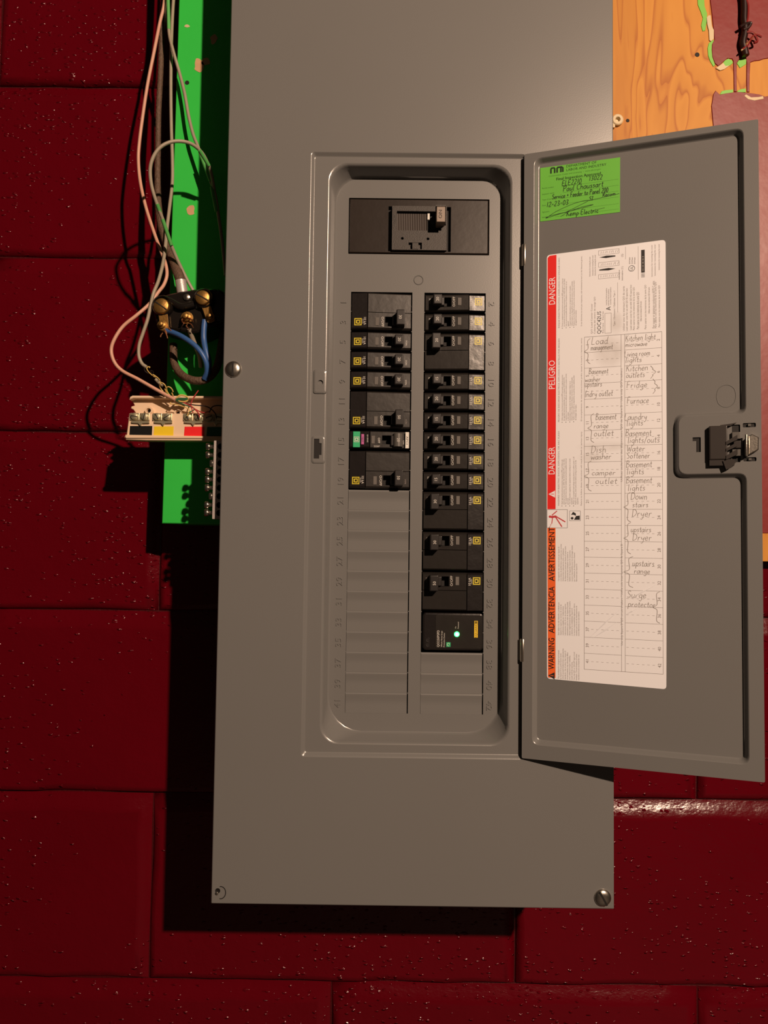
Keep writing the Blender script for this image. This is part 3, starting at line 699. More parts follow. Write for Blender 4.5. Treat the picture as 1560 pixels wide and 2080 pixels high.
t0 = ST(1120, 1010)[1]; m.flat([[(28.4, t0-3.2), (28.4, t0+3.2), (22.6, t0)]], PP2, 'paper'); m.flat([[(27.4, t0-.35), (27.4, t0+.35), (24.6, t0+.2), (24.6, t0-.2)]], PP2-.05, 'red_print')
t0 = ST(1120, 1371)[1]; m.flat([[(28.4, t0-3.2), (28.4, t0+3.2), (22.6, t0)]], PP2, 'dark_print'); m.flat([[(27.4, t0-.35), (27.4, t0+.35), (24.6, t0+.2), (24.6, t0-.2)]], PP2-.05, 'orange_print')
def line(a, b, wd, nm, y=PP): m.stroke([a, b], wd, y, nm, 0)
def rect(x0, x1, z0, z1, wd, nm):
    for a, b in (((x0, z0), (x1, z0)), ((x1, z0), (x1, z1)), ((x1, z1), (x0, z1)), ((x0, z1), (x0, z0))): line(a, b, wd, nm)
rect(21.4, 39.4, -225.0, -208.4, .25, 'dark_print')
# falling figure struck by a spark, lying along the sheet
m.lathe([(1.15, 0), (1.1, .03)], (24.0, PP, -214.8), 'red_figure', n=14)
for q, wd in (((( 24.8,-215.2),(29.6,-214.6)), 2.0), (((25.6,-213.6),(30.2,-209.6)), .9), (((29.4,-214.6),(37.6,-219.6)), 1.0), (((29.0,-215.2),(34.6,-224.0)), 1.0), (((26.2,-215.8),(25.6,-221.0)), .7), (((25.8,-221.2),(24.2,-222.0),(24.8,-222.8),(23.4,-224.4)), .4)):
    m.stroke(list(q), wd, PP, 'red_figure', 0)
rect(41.4, 50.8, -218.4, -209.6, .25, 'dark_print')
m.lathe([(1.2, 0), (1.1, .03)], (43.6, PP, -216.2), 'dark_print', n=14)
m.flat([[(45.2, -217.6), (50.3, -217.6), (50.3, -213.8), (47.0, -214.2)]], PP, 'dark_print'); m.flat([[(42.6, -213.2), (44.4, -210.4), (46.8, -211.8), (47.0, -214.0), (44.6, -213.0)]], PP, 'dark_print')
# small print, three languages
EN = ["Apply appropriate personal protective equipment (PPE) and follow safe", "electrical work practices. See NFPA 70E, NOM-029-STPS or CSA Z462.", "This equipment must only be installed and serviced by qualified electrical", "personnel.", "Turn off all power supplying this equipment before working on or inside", "equipment.", "Always use a properly rated voltage sensing device to confirm power is off.", "Replace all devices, doors and covers before turning on power to this", "equipment."]
ES = ["Utilice equipo de proteccion personal (EPP) apropiado y siga las practicas", "de seguridad electrica establecidas por su compania, NOM-029-STPS.", "Solamente el personal electrico calificado debera instalar y prestar servicio", "a este equipo.", "Desenergice el equipo antes de realizar cualquier trabajo en el.", "Siempre utilice un dispositivo detector de tension nominal adecuado.", "Vuelva a colocar todos los dispositivos, las puertas y las cubiertas antes", "de energizar este equipo."]
FR_ = ["Portez un equipement de protection personnelle (EPP) approprie et observez", "les methodes de travail electrique securitaires. Voir NFPA 70E ou CSA Z462.", "Seul un personnel qualifie doit effectuer l'installation et l'entretien de cet", "appareil.", "Coupez toutes les alimentations a cet appareil avant d'y travailler.", "Utilisez toujours un dispositif de detection de tension a valeur nominale.", "Replacez tous les dispositifs, les portes et les couvercles avant de mettre", "cet appareil sous tension."]
def block(head, lines, foot, ya, yb, s_last=51.6):
    t1, t2 = ST(1140, ya)[1], ST(1140, yb)[1]; L_ = t2-t1
    def fit(tx, cap, s_, nm, frac=None):
        g = glyphs(tx); wd = (g[3]-g[2])*cap/.7; k = min(1.0, L_/wd) if frac is None else frac*L_/wd
        m.text(tx, cap, s_, t1, PP, nm, rot=V, align='L', wide=k)
    fit(head, 1.25, 31.6, 'grey_print', .98)
    for i, tx in enumerate(lines):
        s_ = 34.6 + i*1.72
        if i in (0, 2, 4, 6): m.lathe([(.34, 0), (.3, .02)], (s_, PP, t1-.4), 'dark_print', n=8)
        g = glyphs(tx); m.text(tx, 1.05, s_, t1+1.0, PP, 'grey_print', rot=V, align='L', wide=min(.95, (L_-1)/((g[3]-g[2])*1.5)))
    fit(foot, 1.1, s_last, 'grey_print', .97)
block("HAZARD OF ELECTRIC SHOCK, EXPLOSION, OR ARC FLASH", EN, "Failure to follow these instructions will result in death or serious injury.", 1033, 880)
block("PELIGRO DE DESCARGA ELECTRICA, EXPLOSION O DESTELLO POR ARQUEO", ES, "El incumplimiento de estas instrucciones podra causar la muerte o lesiones serias.", 864, 690)
block("RISQUE D'ELECTROCUTION, D'EXPLOSION OU D'ECLAIR D'ARC", FR_, "Si ces directives ne sont pas respectees, cela entrainera la mort ou des blessures graves.", 672, 524)
W1 = ["This panelboard is designed and tested", "by Square D to performance levels", "which exceed Underwriters Laboratories", "standards. Use of other than Square D", "circuit breakers may adversely affect", "your safety and impair reliability,", "could void the warranty.", "Use only QO or QO-GFI type circuit", "breakers. Circuit breakers of other", "manufacture are not listed for use."]
W2 = ["Este tablero ha sido disenado y probado por", "Square D y supera las normas de nivel de", "rendimiento exigidas por Underwriters", "Laboratories (UL). El uso de interruptores", "automaticos que no sean de Square D puede", "afectar negativamente la seguridad del usuario", "y disminuir la confiabilidad. Square D", "no asume responsabilidad alguna por danos", "causados por el uso de interruptores de", "otros fabricantes en este tablero."]
W3 = ["Cet appareil a ete concu et teste par Square D", "a un niveau de performance superieur aux normes", "Underwriters Laboratories (UL). L'utilisation", "de disjoncteurs autres que Square D peut nuire", "a la securite de l'utilisateur et reduire la", "fiabilite de l'appareil. Square D n'assumera", "aucune responsabilite pour les dommages causes", "par l'utilisation de disjoncteurs d'autres", "fabricants que Square D."]
for L_, ya, yb in ((W1, 1378, 1300), (W2, 1291, 1201), (W3, 1184, 1088)):
    t1, t2 = ST(1140, ya)[1], ST(1140, yb)[1]
    for i, tx in enumerate(L_):
        g = glyphs(tx); m.text(tx, 1.15, 31.8+i*1.95, t1, PP, 'grey_print', rot=V, align='L', wide=min(1.0, (t2-t1)/((g[3]-g[2])*1.15/.7)))
# upper right corner of the sheet
def vt(tx, cap, px, ya, yb, nm='grey_print'):
    (s1, t1), (s2, t2) = ST(px, ya), ST(px, yb); g = glyphs(tx)
    m.text(tx, cap, s1, t1, PP, nm, rot=V, align='L', wide=(t2-t1)/((g[3]-g[2])*cap/.7))
vt('QOC42US', 3.4, 1221, 684, 638, 'dark_print')
vt('QO Load Center Cover', 1.3, 1206, 684, 622); vt('Cubierta del centro de carga QO', 1.3, 1212, 684, 608); vt('Series  Serie', 1.1, 1229, 683, 638)
vt('Type 1 Enclosure / Gabinete Tipo 1', 1.4, 1252, 668, 596); vt('A', 4.0, 1240, 636, 628, 'dark_print')
for i, (ya, yb) in enumerate(((590, 625), (592, 626), (588, 624))): vt('Issued date, Fecha de expedicion', 1.1, 1236+i*4.2, yb, ya)
(s1, t1), (s2, t2) = ST(1233, 683), ST(1246, 641); rect(s1, s2, t1, t2, .25, 'grey_print')
for px, ya, yb in ((1271, 678, 586), (1277, 678, 590), (1285, 676, 583), (1291, 676, 588), (1299, 674, 598), (1305, 658, 617), (1314, 674, 583), (1321, 642, 588), (1330, 672, 575), (1334, 672, 577), (1341, 670, 584)):
    vt(random.choice(('Load center cover for use with QO 42 space box', 'For copper or aluminum conductors 60/75 C wire', 'Para usarse con los interiores de la serie QO', 'Utiliser avec les interieurs QO de serie')), 1.5 if px not in (1299, 1330) else 2.1, px, ya, yb)
for px, ya, yb in ((1327, 566, 500), (1333, 564, 499), (1341, 552, 498), (1202, 566, 525), (1208, 564, 522), (1213, 564, 521), (1262, 572, 552), (1268, 574, 553)):
    vt('Instructions for mounting the cover', 1.2, px, ya, yb)
for ya, yb in ((522, 508), (547, 533), (571, 558)):
    (s1, t1), (s2, t2) = ST(1220, ya), ST(1262, yb); rect(s1, s2, t1, t2, .22, 'grey_print')
    for i in range(9): line((s1+2+i*1.8, t1+1.0), (s1+2.6+i*1.8+random.uniform(-.8, .8), t2-1.0), .25, 'grey_print')
for ya, sgn in ((525, -1), (551, 1)):
    s1, t1 = ST(1238, ya); m.flat([[(s1-7*sgn, t1-.5), (s1-7*sgn, t1+.5), (s1+1*sgn, t1+1.1), (s1+7*sgn, t1), (s1+1*sgn, t1-1.1)]], PP, 'dark_print')
    vt('(1)' if sgn > 0 else '(2)', 1.6, 1268, ya-8+8, ya-14+8)
(s1, t1), (s2, t2) = ST(1306, 558), ST(1313, 510); m.flat([[(s1, t1), (s2, t1), (s2, t2), (s1, t2)]], PP, 'dark_print')
for i in range(14):
    q = t1 + (t2-t1)*(.05+i*.05); m.flat([[(s1+1.0, q), (s2-1.0, q), (s2-1.0, q+.3), (s1+1.0, q+.3)]], PP2, 'white_label' if i % 3 else 'grey_print')
t1b = ST(1306, 567)[1]; 
for i in range(4): line((s1, t1b+i*.95), (s2, t1b+i*.95), .35, 'dark_print')
s1, t1 = ST(1287, 549); m.stroke([(s1+2.6*math.cos(a), t1+2.6*math.sin(a)) for a in [i*PI/8 for i in range(17)]], .4, PP, 'dark_print', 0); m.text('UL', 2.2, s1, t1, PP, 'dark_print', rot=V)
for i in range(3): vt('LISTED 4E19 Panelboard', 1.1, 1283+i*5, 540, 526)
line(ST(1275, 504), ST(1275, 530), .2, 'grey_print'); line(ST(1300, 503), ST(1300, 572), .2, 'grey_print'); line(ST(1259, 578), ST(1259, 640), .2, 'grey_print')
# the circuit table
tx0, txm0, txm1, tx1 = 54.2, 86.0, 89.0, 120.2
tt0, tt1 = -51.4, -351.0; RH = (tt1-tt0)/21
line((tx0, tt0), (tx1, tt0), .28, 'grey_print'); line((tx0, tt1), (tx1, tt1), .28, 'grey_print')
for x in (tx0, txm0, txm1, tx1): line((x, tt0), (x, tt1), .26, 'grey_print')
for k in range(21):
    za = tt0 + k*RH; zc = za + RH/2
    for a, b in ((tx0, txm0), (txm1, tx1)):
        line((a, za), (b, za), .24, 'grey_print')
        for i in range(6):
            q = a + 6 + i*4.3 if a == tx0 else a + 1 + i*4.3
            line((q, zc), (q+2, zc), .22, 'grey_print')
    m.text(str(2*k+1), 2.6, tx0+2.6, zc, PP, 'grey_print', rot=V); m.text(str(2*k+2), 2.6, tx1-3.0, zc, PP, 'grey_print', rot=V)
for txt, a, b in (("Use only Square D QO circuit breakers / Utilice solo interruptores QO de Square D", 1312, 1110), ("Utilisez seulement des disjoncteurs QO de Square D / Use only QO breakers", 985, 755)):
    vt(txt, 1.5, 1266, a, b, 'grey_print')
# pencil entries
def pen(tx, px, py, h=4.6, sq=1.0, **kw):
    s_, t_ = ST(px, py); m.scrib(tx, h, s_, t_, PP2, 'pencil', sq=sq, **kw)
for tx, px, py, h, sq in (('Load', 1205, 706, 6.5, 1.0), ('management', 1204, 718, 5.2, .62), ('Basement', 1200, 767, 5.2, .72), ('washer', 1192, 783, 4.6, .9), ('upstairs', 1192, 793, 5.0, .78), ('lndry outlet', 1192, 813, 5.4, .8),
        ('Basement', 1214, 860, 6.0, .66), ('range', 1210, 877, 4.8, 1.0), ('outlet', 1210, 893, 5.6, 1.1), ('Dish', 1204, 927, 6.6, 1.0), ('washer', 1204, 940, 5.4, 1.0), ('camper', 1206, 972, 5.0, 1.2), ('outlet', 1213, 989, 5.4, 1.25),
        ('Kitchen light', 1274, 699, 5.4, .78), ('microwave', 1274, 711, 4.4, .85), ('Living room', 1272, 731, 5.0, .78), ('lights', 1274, 743, 4.8, 1.1),
        ('Kitchen', 1275, 761, 5.6, .95), ('outlets', 1275, 774, 5.0, .98), ('Fridge', 1276, 795, 5.6, 1.05), ('Furnace', 1277, 827, 5.8, .85), ('Laundry', 1272, 860, 5.6, .88), ('lights', 1276, 872, 5.6, .95),
        ('Basement', 1274, 893, 6.0, .8), ('lights/outs', 1278, 907, 5.8, .9), ('Water', 1276, 924, 5.6, 1.0), ('Softener', 1276, 938, 5.4, .88), ('Basement', 1275, 956, 6.0, .8), ('lights', 1276, 970, 5.6, 1.0),
        ('Basement', 1275, 988, 6.0, .8), ('lights', 1278, 1003, 5.6, 1.0), ('Down', 1284, 1021, 6.4, .85), ('stairs', 1287, 1036, 5.0, 1.0), ('Dryer', 1286, 1055, 6.2, 1.0), ('upstairs', 1284, 1086, 5.2, .85), ('Dryer', 1287, 1103, 6.0, 1.0),
        ('upstairs', 1287, 1154, 5.6, .85), ('range', 1290, 1169, 5.0, 1.0), ('Surge', 1276, 1217, 6.0, 1.0), ('protector', 1278, 1235, 5.4, .95)):
    pen(tx, px, py, h, sq)
def brace(px, ya, yb, w_, flip=1):
    s_, t1 = ST(px, ya); t2 = ST(px, yb)[1]; q = (t1+t2)/2
    m.stroke([(s_+w_*flip, t1), (s_+w_*.1*flip, t1-2.5), (s_+w_*.25*flip, q+2.5), (s_-w_*.9*flip, q), (s_+w_*.25*flip, q-2.5), (s_+w_*.1*flip, t2+2.5), (s_+w_*flip, t2)], .38, PP2, 'pencil', 5)
brace(1197, 694, 746, 2.6); brace(1204, 847, 906, 2.8); brace(1198, 943, 1004, 3.2); brace(1277, 1006, 1066, 3.0); brace(1277, 1067, 1130, 3.0); brace(1279, 1135, 1197, 4.0); brace(1333, 1205, 1268, 3.0, 1); brace(1329, 749, 775, 2.2, -1); brace(1333, 776, 806, 2.0, -1)
# creases near the bottom
for pa, pb in (((1197, 1301), (1270, 1234)), ((1205, 1300), (1262, 1262)), ((1270, 1225), (1340, 1188)), ((1272, 1252), (1300, 1236))):
    a, b = ST(*pa), ST(*pb); d = Vector((b[0]-a[0], b[1]-a[1])).normalized(); n_ = Vector((-d.y, d.x))
    P_ = [(a[0], PY+.02, a[1]), (b[0], PY+.02, b[1])]
    mid = ((a[0]+b[0])/2, (a[1]+b[1])/2)
    m.add([P_[0], (mid[0]+n_.x*.9, PY+.02, mid[1]+n_.y*.9), P_[1], (mid[0]-n_.x*.9, PY+.02, mid[1]-n_.y*.9), (mid[0], PY-.5, mid[1])], [(0, 4, 1), (1, 4, 2), (2, 4, 3), (3, 4, 0)], 'paper')
dpart('directory_sheet', m, smooth_=False)['label'] = 'white circuit directory sheet with red and orange warning bar and pencilled entries'
# the green inspection sticker
def GT(px, py):
    k = (px-1099)/161.0
    return 14.2 + k*71.2, 111.9 + (py - (346 - 22*k))*(-51.0/(108 + 2*k))
m = M(); gs = [(14.3, 60.9), (85.2, 60.7), (85.4, 111.3), (14.2, 111.9)]
m.slab(gs, DD-.3, DD-.05, 'sticker_green'); q = DD-.36
def gt(tx, cap, x, z, nm='ink', wide=1.0, sh=0.0, al='L'): m.text(tx, cap, x, z, q, nm, align=al, wide=wide, shear=sh)
for k in range(2):
    m.stroke([(24+k*5.6, 105.2), (24+k*5.6, 109.6), (24.4+k*5.6, 110.2), (27+k*5.6, 110.2), (27.4+k*5.6, 109.4), (27.4+k*5.6, 105.2)], 1.5, q, 'ink', 0)
m.stroke([(30.2, 110.0), (33.6, 110.2), (34.8, 109.2), (34.8, 105.2)], 1.5, q-.02, 'ink', 0)
gt('DEPARTMENT OF', 2.3, 38, 110.0, wide=1.05); gt('LABOR AND INDUSTRY', 2.3, 38, 106.6, wide=1.02)
gt('Construction Codes and Licensing  -  www.dli.mn.gov', 1.3, 22, 103.0, 'faint_ink', 1.15)
for d in (0, .12): gt('Final Inspection Approved', 2.7, 29+d, 99.2, wide=.98)
for tx, z in (('Permit number', 92.2), ('Inspector name', 86.6), ('Type of work', 81.2), ('Date', 75.8), ('Signature', 69.6), ('Installer', 64.6)):
    gt(tx, 1.25, 16, z, 'faint_ink'); m.stroke([(16 + len(tx)*1.35, z-.9), (84, z-.9)], .16, q, 'faint_ink', 0)
def ink(tx, h, x, z, sq=1.0, wd=.55, **kw): m.scrib(tx, h, x, z, q-.04, 'ink', wd=wd, sq=sq, **kw)
ink('ELE2210', 4.6, 34, 92.2, 1.0); ink('13022', 4.2, 58, 93.4, 1.1); ink('Paul Chaussart', 5.2, 35, 86.6, .96); ink('Service + Feeder to Panel 200', 4.4, 25, 80.6, .80)
ink('Recom', 3.4, 70, 76.8, 1.1); ink('12-23-03', 4.6, 20, 73.8, 1.05); ink('SI', 3.4, 58, 75.0, 1.2)
m.stroke([(20, 63.6), (30, 69.0), (46, 74.2), (58, 75.2), (48, 70.8), (38, 66.6), (52, 69.8), (62, 70.6), (44, 67.6), (24, 65.2), (20, 63.4), (34, 66.2), (38, 66.2), (33, 63.2)], .38, q-.05, 'ink', 5)
m.stroke([(58, 75.0), (70, 76.2), (84.6, 77.8)], .36, q-.05, 'ink', 4)
ink('Kemp Electric', 4.6, 38, 62.8, .95); m.stroke([(60, 65.0), (72, 66.4)], .3, q-.05, 'ink', 0)
dpart('inspection_sticker', m, smooth_=False)['label'] = 'bright green inspection sticker with handwritten ink'

# ------------------------------------------------------------------ circuit breakers (local frame: x from the logo end, y depth from the dead front, z up)
def lobj(name, m, angle=40, smooth_=True):
    o = obj(name, m, None, org=(0, 0, 0), angle=angle, smooth_=smooth_); o.location = (0, 0, 0); return o
YF = -2.3
def yat(u):
    """breaker faces are slightly crowned: highest at the seam, falling to both ends"""
    return YF + .5 + (16.3-u)/15.7*1.05 if u < 16.3 else YF + (u-16.3)/42*2.9
def drape(m, off=.08):
    m.v = [(x, yat(x)-off, z) for x, y, z in m.v]; return m
def body_piece(m, x0, x1, z0, z1, nm, bt=.9, bb=2.6, be=.7, slot=None, yb=16, low=0.0):
    Y = lambda u: yat(min(max(u, x0+.12), x1-.12)) + low
    a = [(x0, z0), (x1, z0), (x1, z1), (x0, z1)]
    b = [(x0+be, z0+bb), (x1-be, z0+bb), (x1-be, z1-bt), (x0+be, z1-bt)]
    c = [(x0+be*.3, z0+bb*.35), (x1-be*.3, z0+bb*.35), (x1-be*.3, z1-bt*.3), (x0+be*.3, z1-bt*.3)]
    m.loft([[(p[0], yb, p[1]) for p in a], [(p[0], Y(p[0])+3.0, p[1]) for p in a], [(p[0], Y(p[0])+1.1, p[1]) for p in c], [(p[0], Y(p[0]), p[1]) for p in b]], nm, cap0=True)
    n0 = len(m.v)
    if slot:
        h = [(slot[0], slot[2]), (slot[1], slot[2]), (slot[1], slot[3]), (slot[0], slot[3])]
        m.flat([b, h], 0, nm)
        m.v[n0:] = [(x, Y(x), z) for x, y, z in m.v[n0:]]
        m.hole(h, YF+.9, YF+9, nm, bottom='void')
    else:
        m.flat([b], 0, nm); m.v[n0:] = [(x, Y(x), z) for x, y, z in m.v[n0:]]
def logo(m, x, z, s, y, nm, t=.85):
    o = lambda h: [(x-h, z-h), (x+h, z-h), (x+h, z+h), (x-h, z+h)]
    m.flat([o(s/2), o(s/2-t)], y, nm)
    a, b = s/2-t*1.9, s/2-t*2.9
    d1 = [(x-a, z-a*.85), (x-a*.2, z-a), (x+a, z-a), (x+a, z+a), (x-a*.2, z+a), (x-a, z+a*.85)]
    d2 = [(x-b*.8, z-b*.85), (x+b, z-b), (x+b, z+b), (x-b*.8, z+b*.85)]
    m.flat([d1, d2], y, nm)
def proto_single():
    P = {}
    m = M()
    body_piece(m, .6, 16.4, -8.3, 9.0, 'breaker_end', 1.0, 2.2)
    body_piece(m, 16.2, 58.1, -8.3, 9.0, 'breaker_face', 1.6, 2.4, .5, slot=(33.0, 42.5, -4.4, 4.4))
    P['body'] = lobj('body', m)
    m = M(); logo(m, 7.0, -.6, 7.0, YF+.5, 'yellow_print'); P['maker_mark'] = lobj('maker_mark', drape(m), smooth_=False)
    m = M()
    m.text('10 kA', 2.3, 13.7, 0, YF+.5, 'white_print', rot=-PI/2, wide=1.0); m.text('120/240V', 1.0, 11.7, -.2, YF+.5, 'white_print', rot=-PI/2, wide=.95)
    P['rating_print'] = lobj('rating_print', drape(m), smooth_=False); m = M()
    m.text('O/OFF', 2.3, 30.7, -.4, YF-.08, 'white_print', rot=-PI/2, wide=1.05)
    P['off_print'] = lobj('off_print', drape(m), smooth_=False); m = M()
    m.text('I/ON', 1.6, 53.6, -1.2, YF-.08, 'white_print', rot=-PI/2)
    P['on_print'] = lobj('on_print', drape(m), smooth_=False)
    m = M(); m.rbox(23.6, 27.0, -4.2, 3.4, YF+1.5, YF+.1, .4, .35, 'window_plastic'); P['trip_window'] = lobj('trip_window', m)
    return P
def toggle_mesh(kind):
    m = M()
    if kind == 'single':
        m.rbox(42.4, 50.8, -5.4, 4.6, YF+3, YF-6.6, 1.0, 1.1, 'toggle_plastic')
        m.rbox(39.8, 43.4, -4.2, 4.0, YF+5, YF-1.0, .6, .8, 'toggle_plastic')
    elif kind == 'double':
        m.rbox(43.6, 51.6, -5.8, 9.0, YF+3, YF-8.2, .8, .9, 'toggle_plastic')
        m.rbox(40.0, 44.2, -4.4, 4.4, YF+5, YF-1.2, .6, .8, 'toggle_plastic')
    else:
        rg = []
        for z in (-6.6, -6.2, 6.0, 6.4):
            k = .9 if abs(z) > 6.3 else 1.0
            rg.append([(46.6 + 4.6*k*math.cos(t), YF+1 - 5.2*k*math.sin(t), z) for t in [i*PI/14 for i in range(15)]])
        m.loft(rg, 'grey_toggle', cap0=True, cap1=True)
        m.rbox(39.6, 43.0, -5.5, 4.6, YF+5, YF-.8, .6, .8, 'toggle_plastic')
    return lobj('toggle', m)
def rating_mesh(tx, kind):
    m = M(); y = {'single': YF-6.7, 'double': YF-8.3, 'grey': YF-4.3}[kind]; x = {'single': 46.8, 'double': 47.4, 'grey': 47.0}[kind]
    m.text(tx, 2.7, x, 1.6 if kind == 'double' else -.3, y, 'white_print', rot=-PI/2)
    return lobj('rating_number', m, smooth_=False)
def proto_double():
    P = {}
    m = M()
    body_piece(m, .6, 16.4, -8.3, 28.0, 'breaker_end', 1.0, 2.2)
    body_piece(m, 16.2, 58.1, -8.3, 8.6, 'breaker_face', .35, 2.4, .5, slot=(33.0, 43.5, -4.6, 4.6))
    body_piece(m, 16.2, 58.1, 8.5, 28.0, 'breaker_face', 1.8, .35, .5)
    P['body'] = lobj('body', m)
    m = M(); logo(m, 7.0, -.6, 7.0, YF+.5, 'yellow_print'); P['maker_mark'] = lobj('maker_mark', drape(m), smooth_=False)
    m = M()
    m.text('10 kA', 2.3, 13.7, 0, YF+.5, 'white_print', rot=-PI/2); m.text('120/240V', 1.0, 11.7, -.2, YF+.5, 'white_print', rot=-PI/2, wide=.95)
    P['rating_print'] = lobj('rating_print', drape(m), smooth_=False); m = M()
    m.text('O/OFF', 2.3, 30.7, -.4, YF-.08, 'white_print', rot=-PI/2, wide=1.05)
    P['off_print'] = lobj('off_print', drape(m), smooth_=False); m = M()
    m.text('I/ON', 1.5, 54.2, -1.0, YF-.08, 'grey_print', rot=-PI/2)
    P['on_print'] = lobj('on_print', drape(m), smooth_=False)
    m = M(); m.rbox(23.6, 27.0, -4.4, 3.6, YF+1.5, YF+.1, .4, .35, 'window_plastic'); P['trip_window'] = lobj('trip_window', m)
    return P
def proto_arc():
    P = {}
    m = M()
    body_piece(m, .6, 20.0, -8.3, 9.0, 'breaker_end', 1.0, 2.2)
    body_piece(m, 19.9, 58.1, -8.3, 9.0, 'breaker_face', 1.2, 1.4, .5, slot=(31.6, 42.5, -3.6, 4.6))
    P['body'] = lobj('body', m)
    m = M(); m.rbox(4.0, 10.6, -7.2, 7.9, YF+1, YF-.1, .3, .2, 'green_label')
    o = lambda h, w_=1.0: [(7.3-h*w_, .3-h), (7.3+h*w_, .3-h), (7.3+h*w_, .3+h), (7.3-h*w_, .3+h)]
    m.flat([o(2.6), o(2.2)], YF-.16, 'white_print'); m.flat([o(1.5), o(.8)], YF-.16, 'white_print')
    P['green_tag'] = lobj('green_tag', m)
    m = M(); m.rbox(11.6, 14.4, -4.6, 5.4, YF+1, YF-1.0, .4, .4, 'pink_label'); m.text('TEST', 1.7, 13.0, .4, YF-1.08, 'dark_print', rot=-PI/2); P['test_button'] = lobj('test_button', m)
    m = M(); m.rbox(53.6, 57.0, -7.6, 7.8, YF+1, YF-.1, .2, .15, 'white_label'); m.text('AFCI', 1.9, 55.3, 0, YF-.18, 'dark_print', rot=-PI/2, wide=1.4); P['white_tag'] = lobj('white_tag', m)
    m = M()
    m.text('Q0-SERIES', 1.1, 17.8, 1.4, YF+.1, 'white_print', rot=-PI/2, wide=1.1); P['series_print'] = lobj('series_print', drape(m), smooth_=False); m = M()
    m.text('OFF', 2.1, 28.6, -.3, YF-.08, 'white_print', rot=-PI/2); P['off_print'] = lobj('off_print', drape(m), smooth_=False); m = M()
    m.text('22207', 1.6, 26.5, -6.0, YF-.08, 'white_print'); P['code_print'] = lobj('code_print', drape(m), smooth_=False); m = M()
    m.text('ON', 1.7, 52.2, -1.6, YF-.08, 'white_print', rot=-PI/2); P['on_print'] = lobj('on_print', drape(m), smooth_=False)
    m = M(); m.rbox(21.4, 24.6, -3.6, 4.0, YF+1.5, YF+.0, .4, .35, 'window_plastic'); P['trip_window'] = lobj('trip_window', m)
    return P
used = set()
def take(o, parent):
    """first use places the prototype itself, later uses a copy that shares its mesh"""
    if o.name in used:
        c = o.copy(); COL.objects.link(c)
    else: c = o; used.add(o.name)
    c.parent = parent; c.location = (0, 0, 0); return c
PR = {'single': proto_single(), 'double': proto_double(), 'grey': proto_arc()}
TG = {k: toggle_mesh(k) for k in PR}
RT = {}
def breaker(slot, kind, amps, label):
    right = slot % 2 == 0; k = (slot-1)//2
    zt = -k*ROW
    if kind == 'double': zc = zt-1.5*ROW if not right else zt-.5*ROW
    else: zc = zt-.5*ROW
    x = (GAP+COLW) if right else -(GAP+COLW)
    o = thing('circuit_breaker', label, 'circuit breaker', (x, DF, zc + (-.25 if not right else .25)), 'circuit breakers in the panel')
    if right: o.rotation_euler = (0, PI, 0)
    for nm, ob in PR[kind].items(): take(ob, o)
    t = take(TG[kind], o)
    key = (amps, kind)
    if key not in RT: RT[key] = rating_mesh(amps, kind)
    take(RT[key], t)
breaker(1, 'double', '30', 'wide black breaker at the very top of the left column')
breaker(5, 'single', '20', 'single black breaker directly below the topmost wide one in the left column')
breaker(7, 'single', '20', 'middle one of the three single black breakers in the left column')
breaker(9, 'single', '20', 'lowest of the three single black breakers in the left column')
breaker(11, 'double', '50', 'wide black breaker just above the green-tagged breaker in the left column')
breaker(15, 'grey', '20', 'breaker with green tag, pink test button, grey toggle and white end tag')
breaker(17, 'double', '50', 'wide black breaker just above the blank grey plates in the left column')
breaker(2, 'single', '20', 'single black breaker at the very top of the right column, catching glare')
breaker(4, 'single', '20', 'single black breaker just above the uppermost wide one in the right column')
breaker(6, 'double', '20', 'uppermost wide black breaker in the right column, between single breakers')
breaker(10, 'single', '15', 'first of the six single black breakers below the uppermost wide one, right column')
breaker(12, 'single', '20', 'second of the six consecutive single black breakers in the right column')
breaker(14, 'single', '15', 'third of the six consecutive single black breakers in the right column')
breaker(16, 'single', '20', 'fourth of the six consecutive single black breakers in the right column')
breaker(18, 'single', '20', 'fifth of the six consecutive single black breakers in the right column')
breaker(20, 'single', '15', 'last of the six consecutive single black breakers in the right column')
breaker(22, 'double', '30', 'upper of the three wide black breakers stacked above the surge protector')
breaker(26, 'double', '30', 'middle of the three wide black breakers stacked above the surge protector')
breaker(30, 'double', '50', 'wide black breaker directly above the surge protector')

# ------------------------------------------------------------------ surge protector with its green lamp
zs1, zs0 = -16*ROW-.8, -18*ROW+2.6
sx0, sx1 = GAP+1.6, GAP+COLW-.8
sp = thing('surge_protector', 'black surge protector with glowing green light and yellow tag', 'surge protector', (sx0, DF, zs0))
m = M(); m.rbox(sx0, sx1, zs0, zs1, DF+16, DF-3.0, 3.0, 1.4, 'breaker_end'); part('body', m, sp)
m = M(); m.rbox(sx0+11.6, sx1-1.0, zs0+1.6, zs1-1.4, DF-2, DF-3.35, 2.2, .3, 'breaker_face'); part('face_label', m, sp)
m = M()
for q in (5.2, 9.6):
    m.lathe([(2.1, 0), (2.0, .35), (1.5, .3), (1.4, .05)], (sx0+4.8, DF-3.0, zs0+q), 'toggle_plastic', n=18)
part('screw_port', m, sp)
m = M(); y = DF-3.45
m.text('QO250PSPD', 2.2, sx0+14.4, zs0+3.2, y, 'white_print', rot=PI/2, align='L', wide=.93); m.text('Whole Home Surge', 1.35, sx0+17.6, zs0+3.2, y, 'white_print', rot=PI/2, align='L', wide=.95); m.text('Protection Device', 1.35, sx0+19.9, zs0+3.2, y, 'white_print', rot=PI/2, align='L', wide=.92)
m.text('On', 1.1, sx0+30.6, zs0+20.5, y, 'white_print', rot=PI/2, align='L'); m.text('Protected', 1.1, sx0+33.0, zs0+20.5, y, 'white_print', rot=PI/2, align='L')
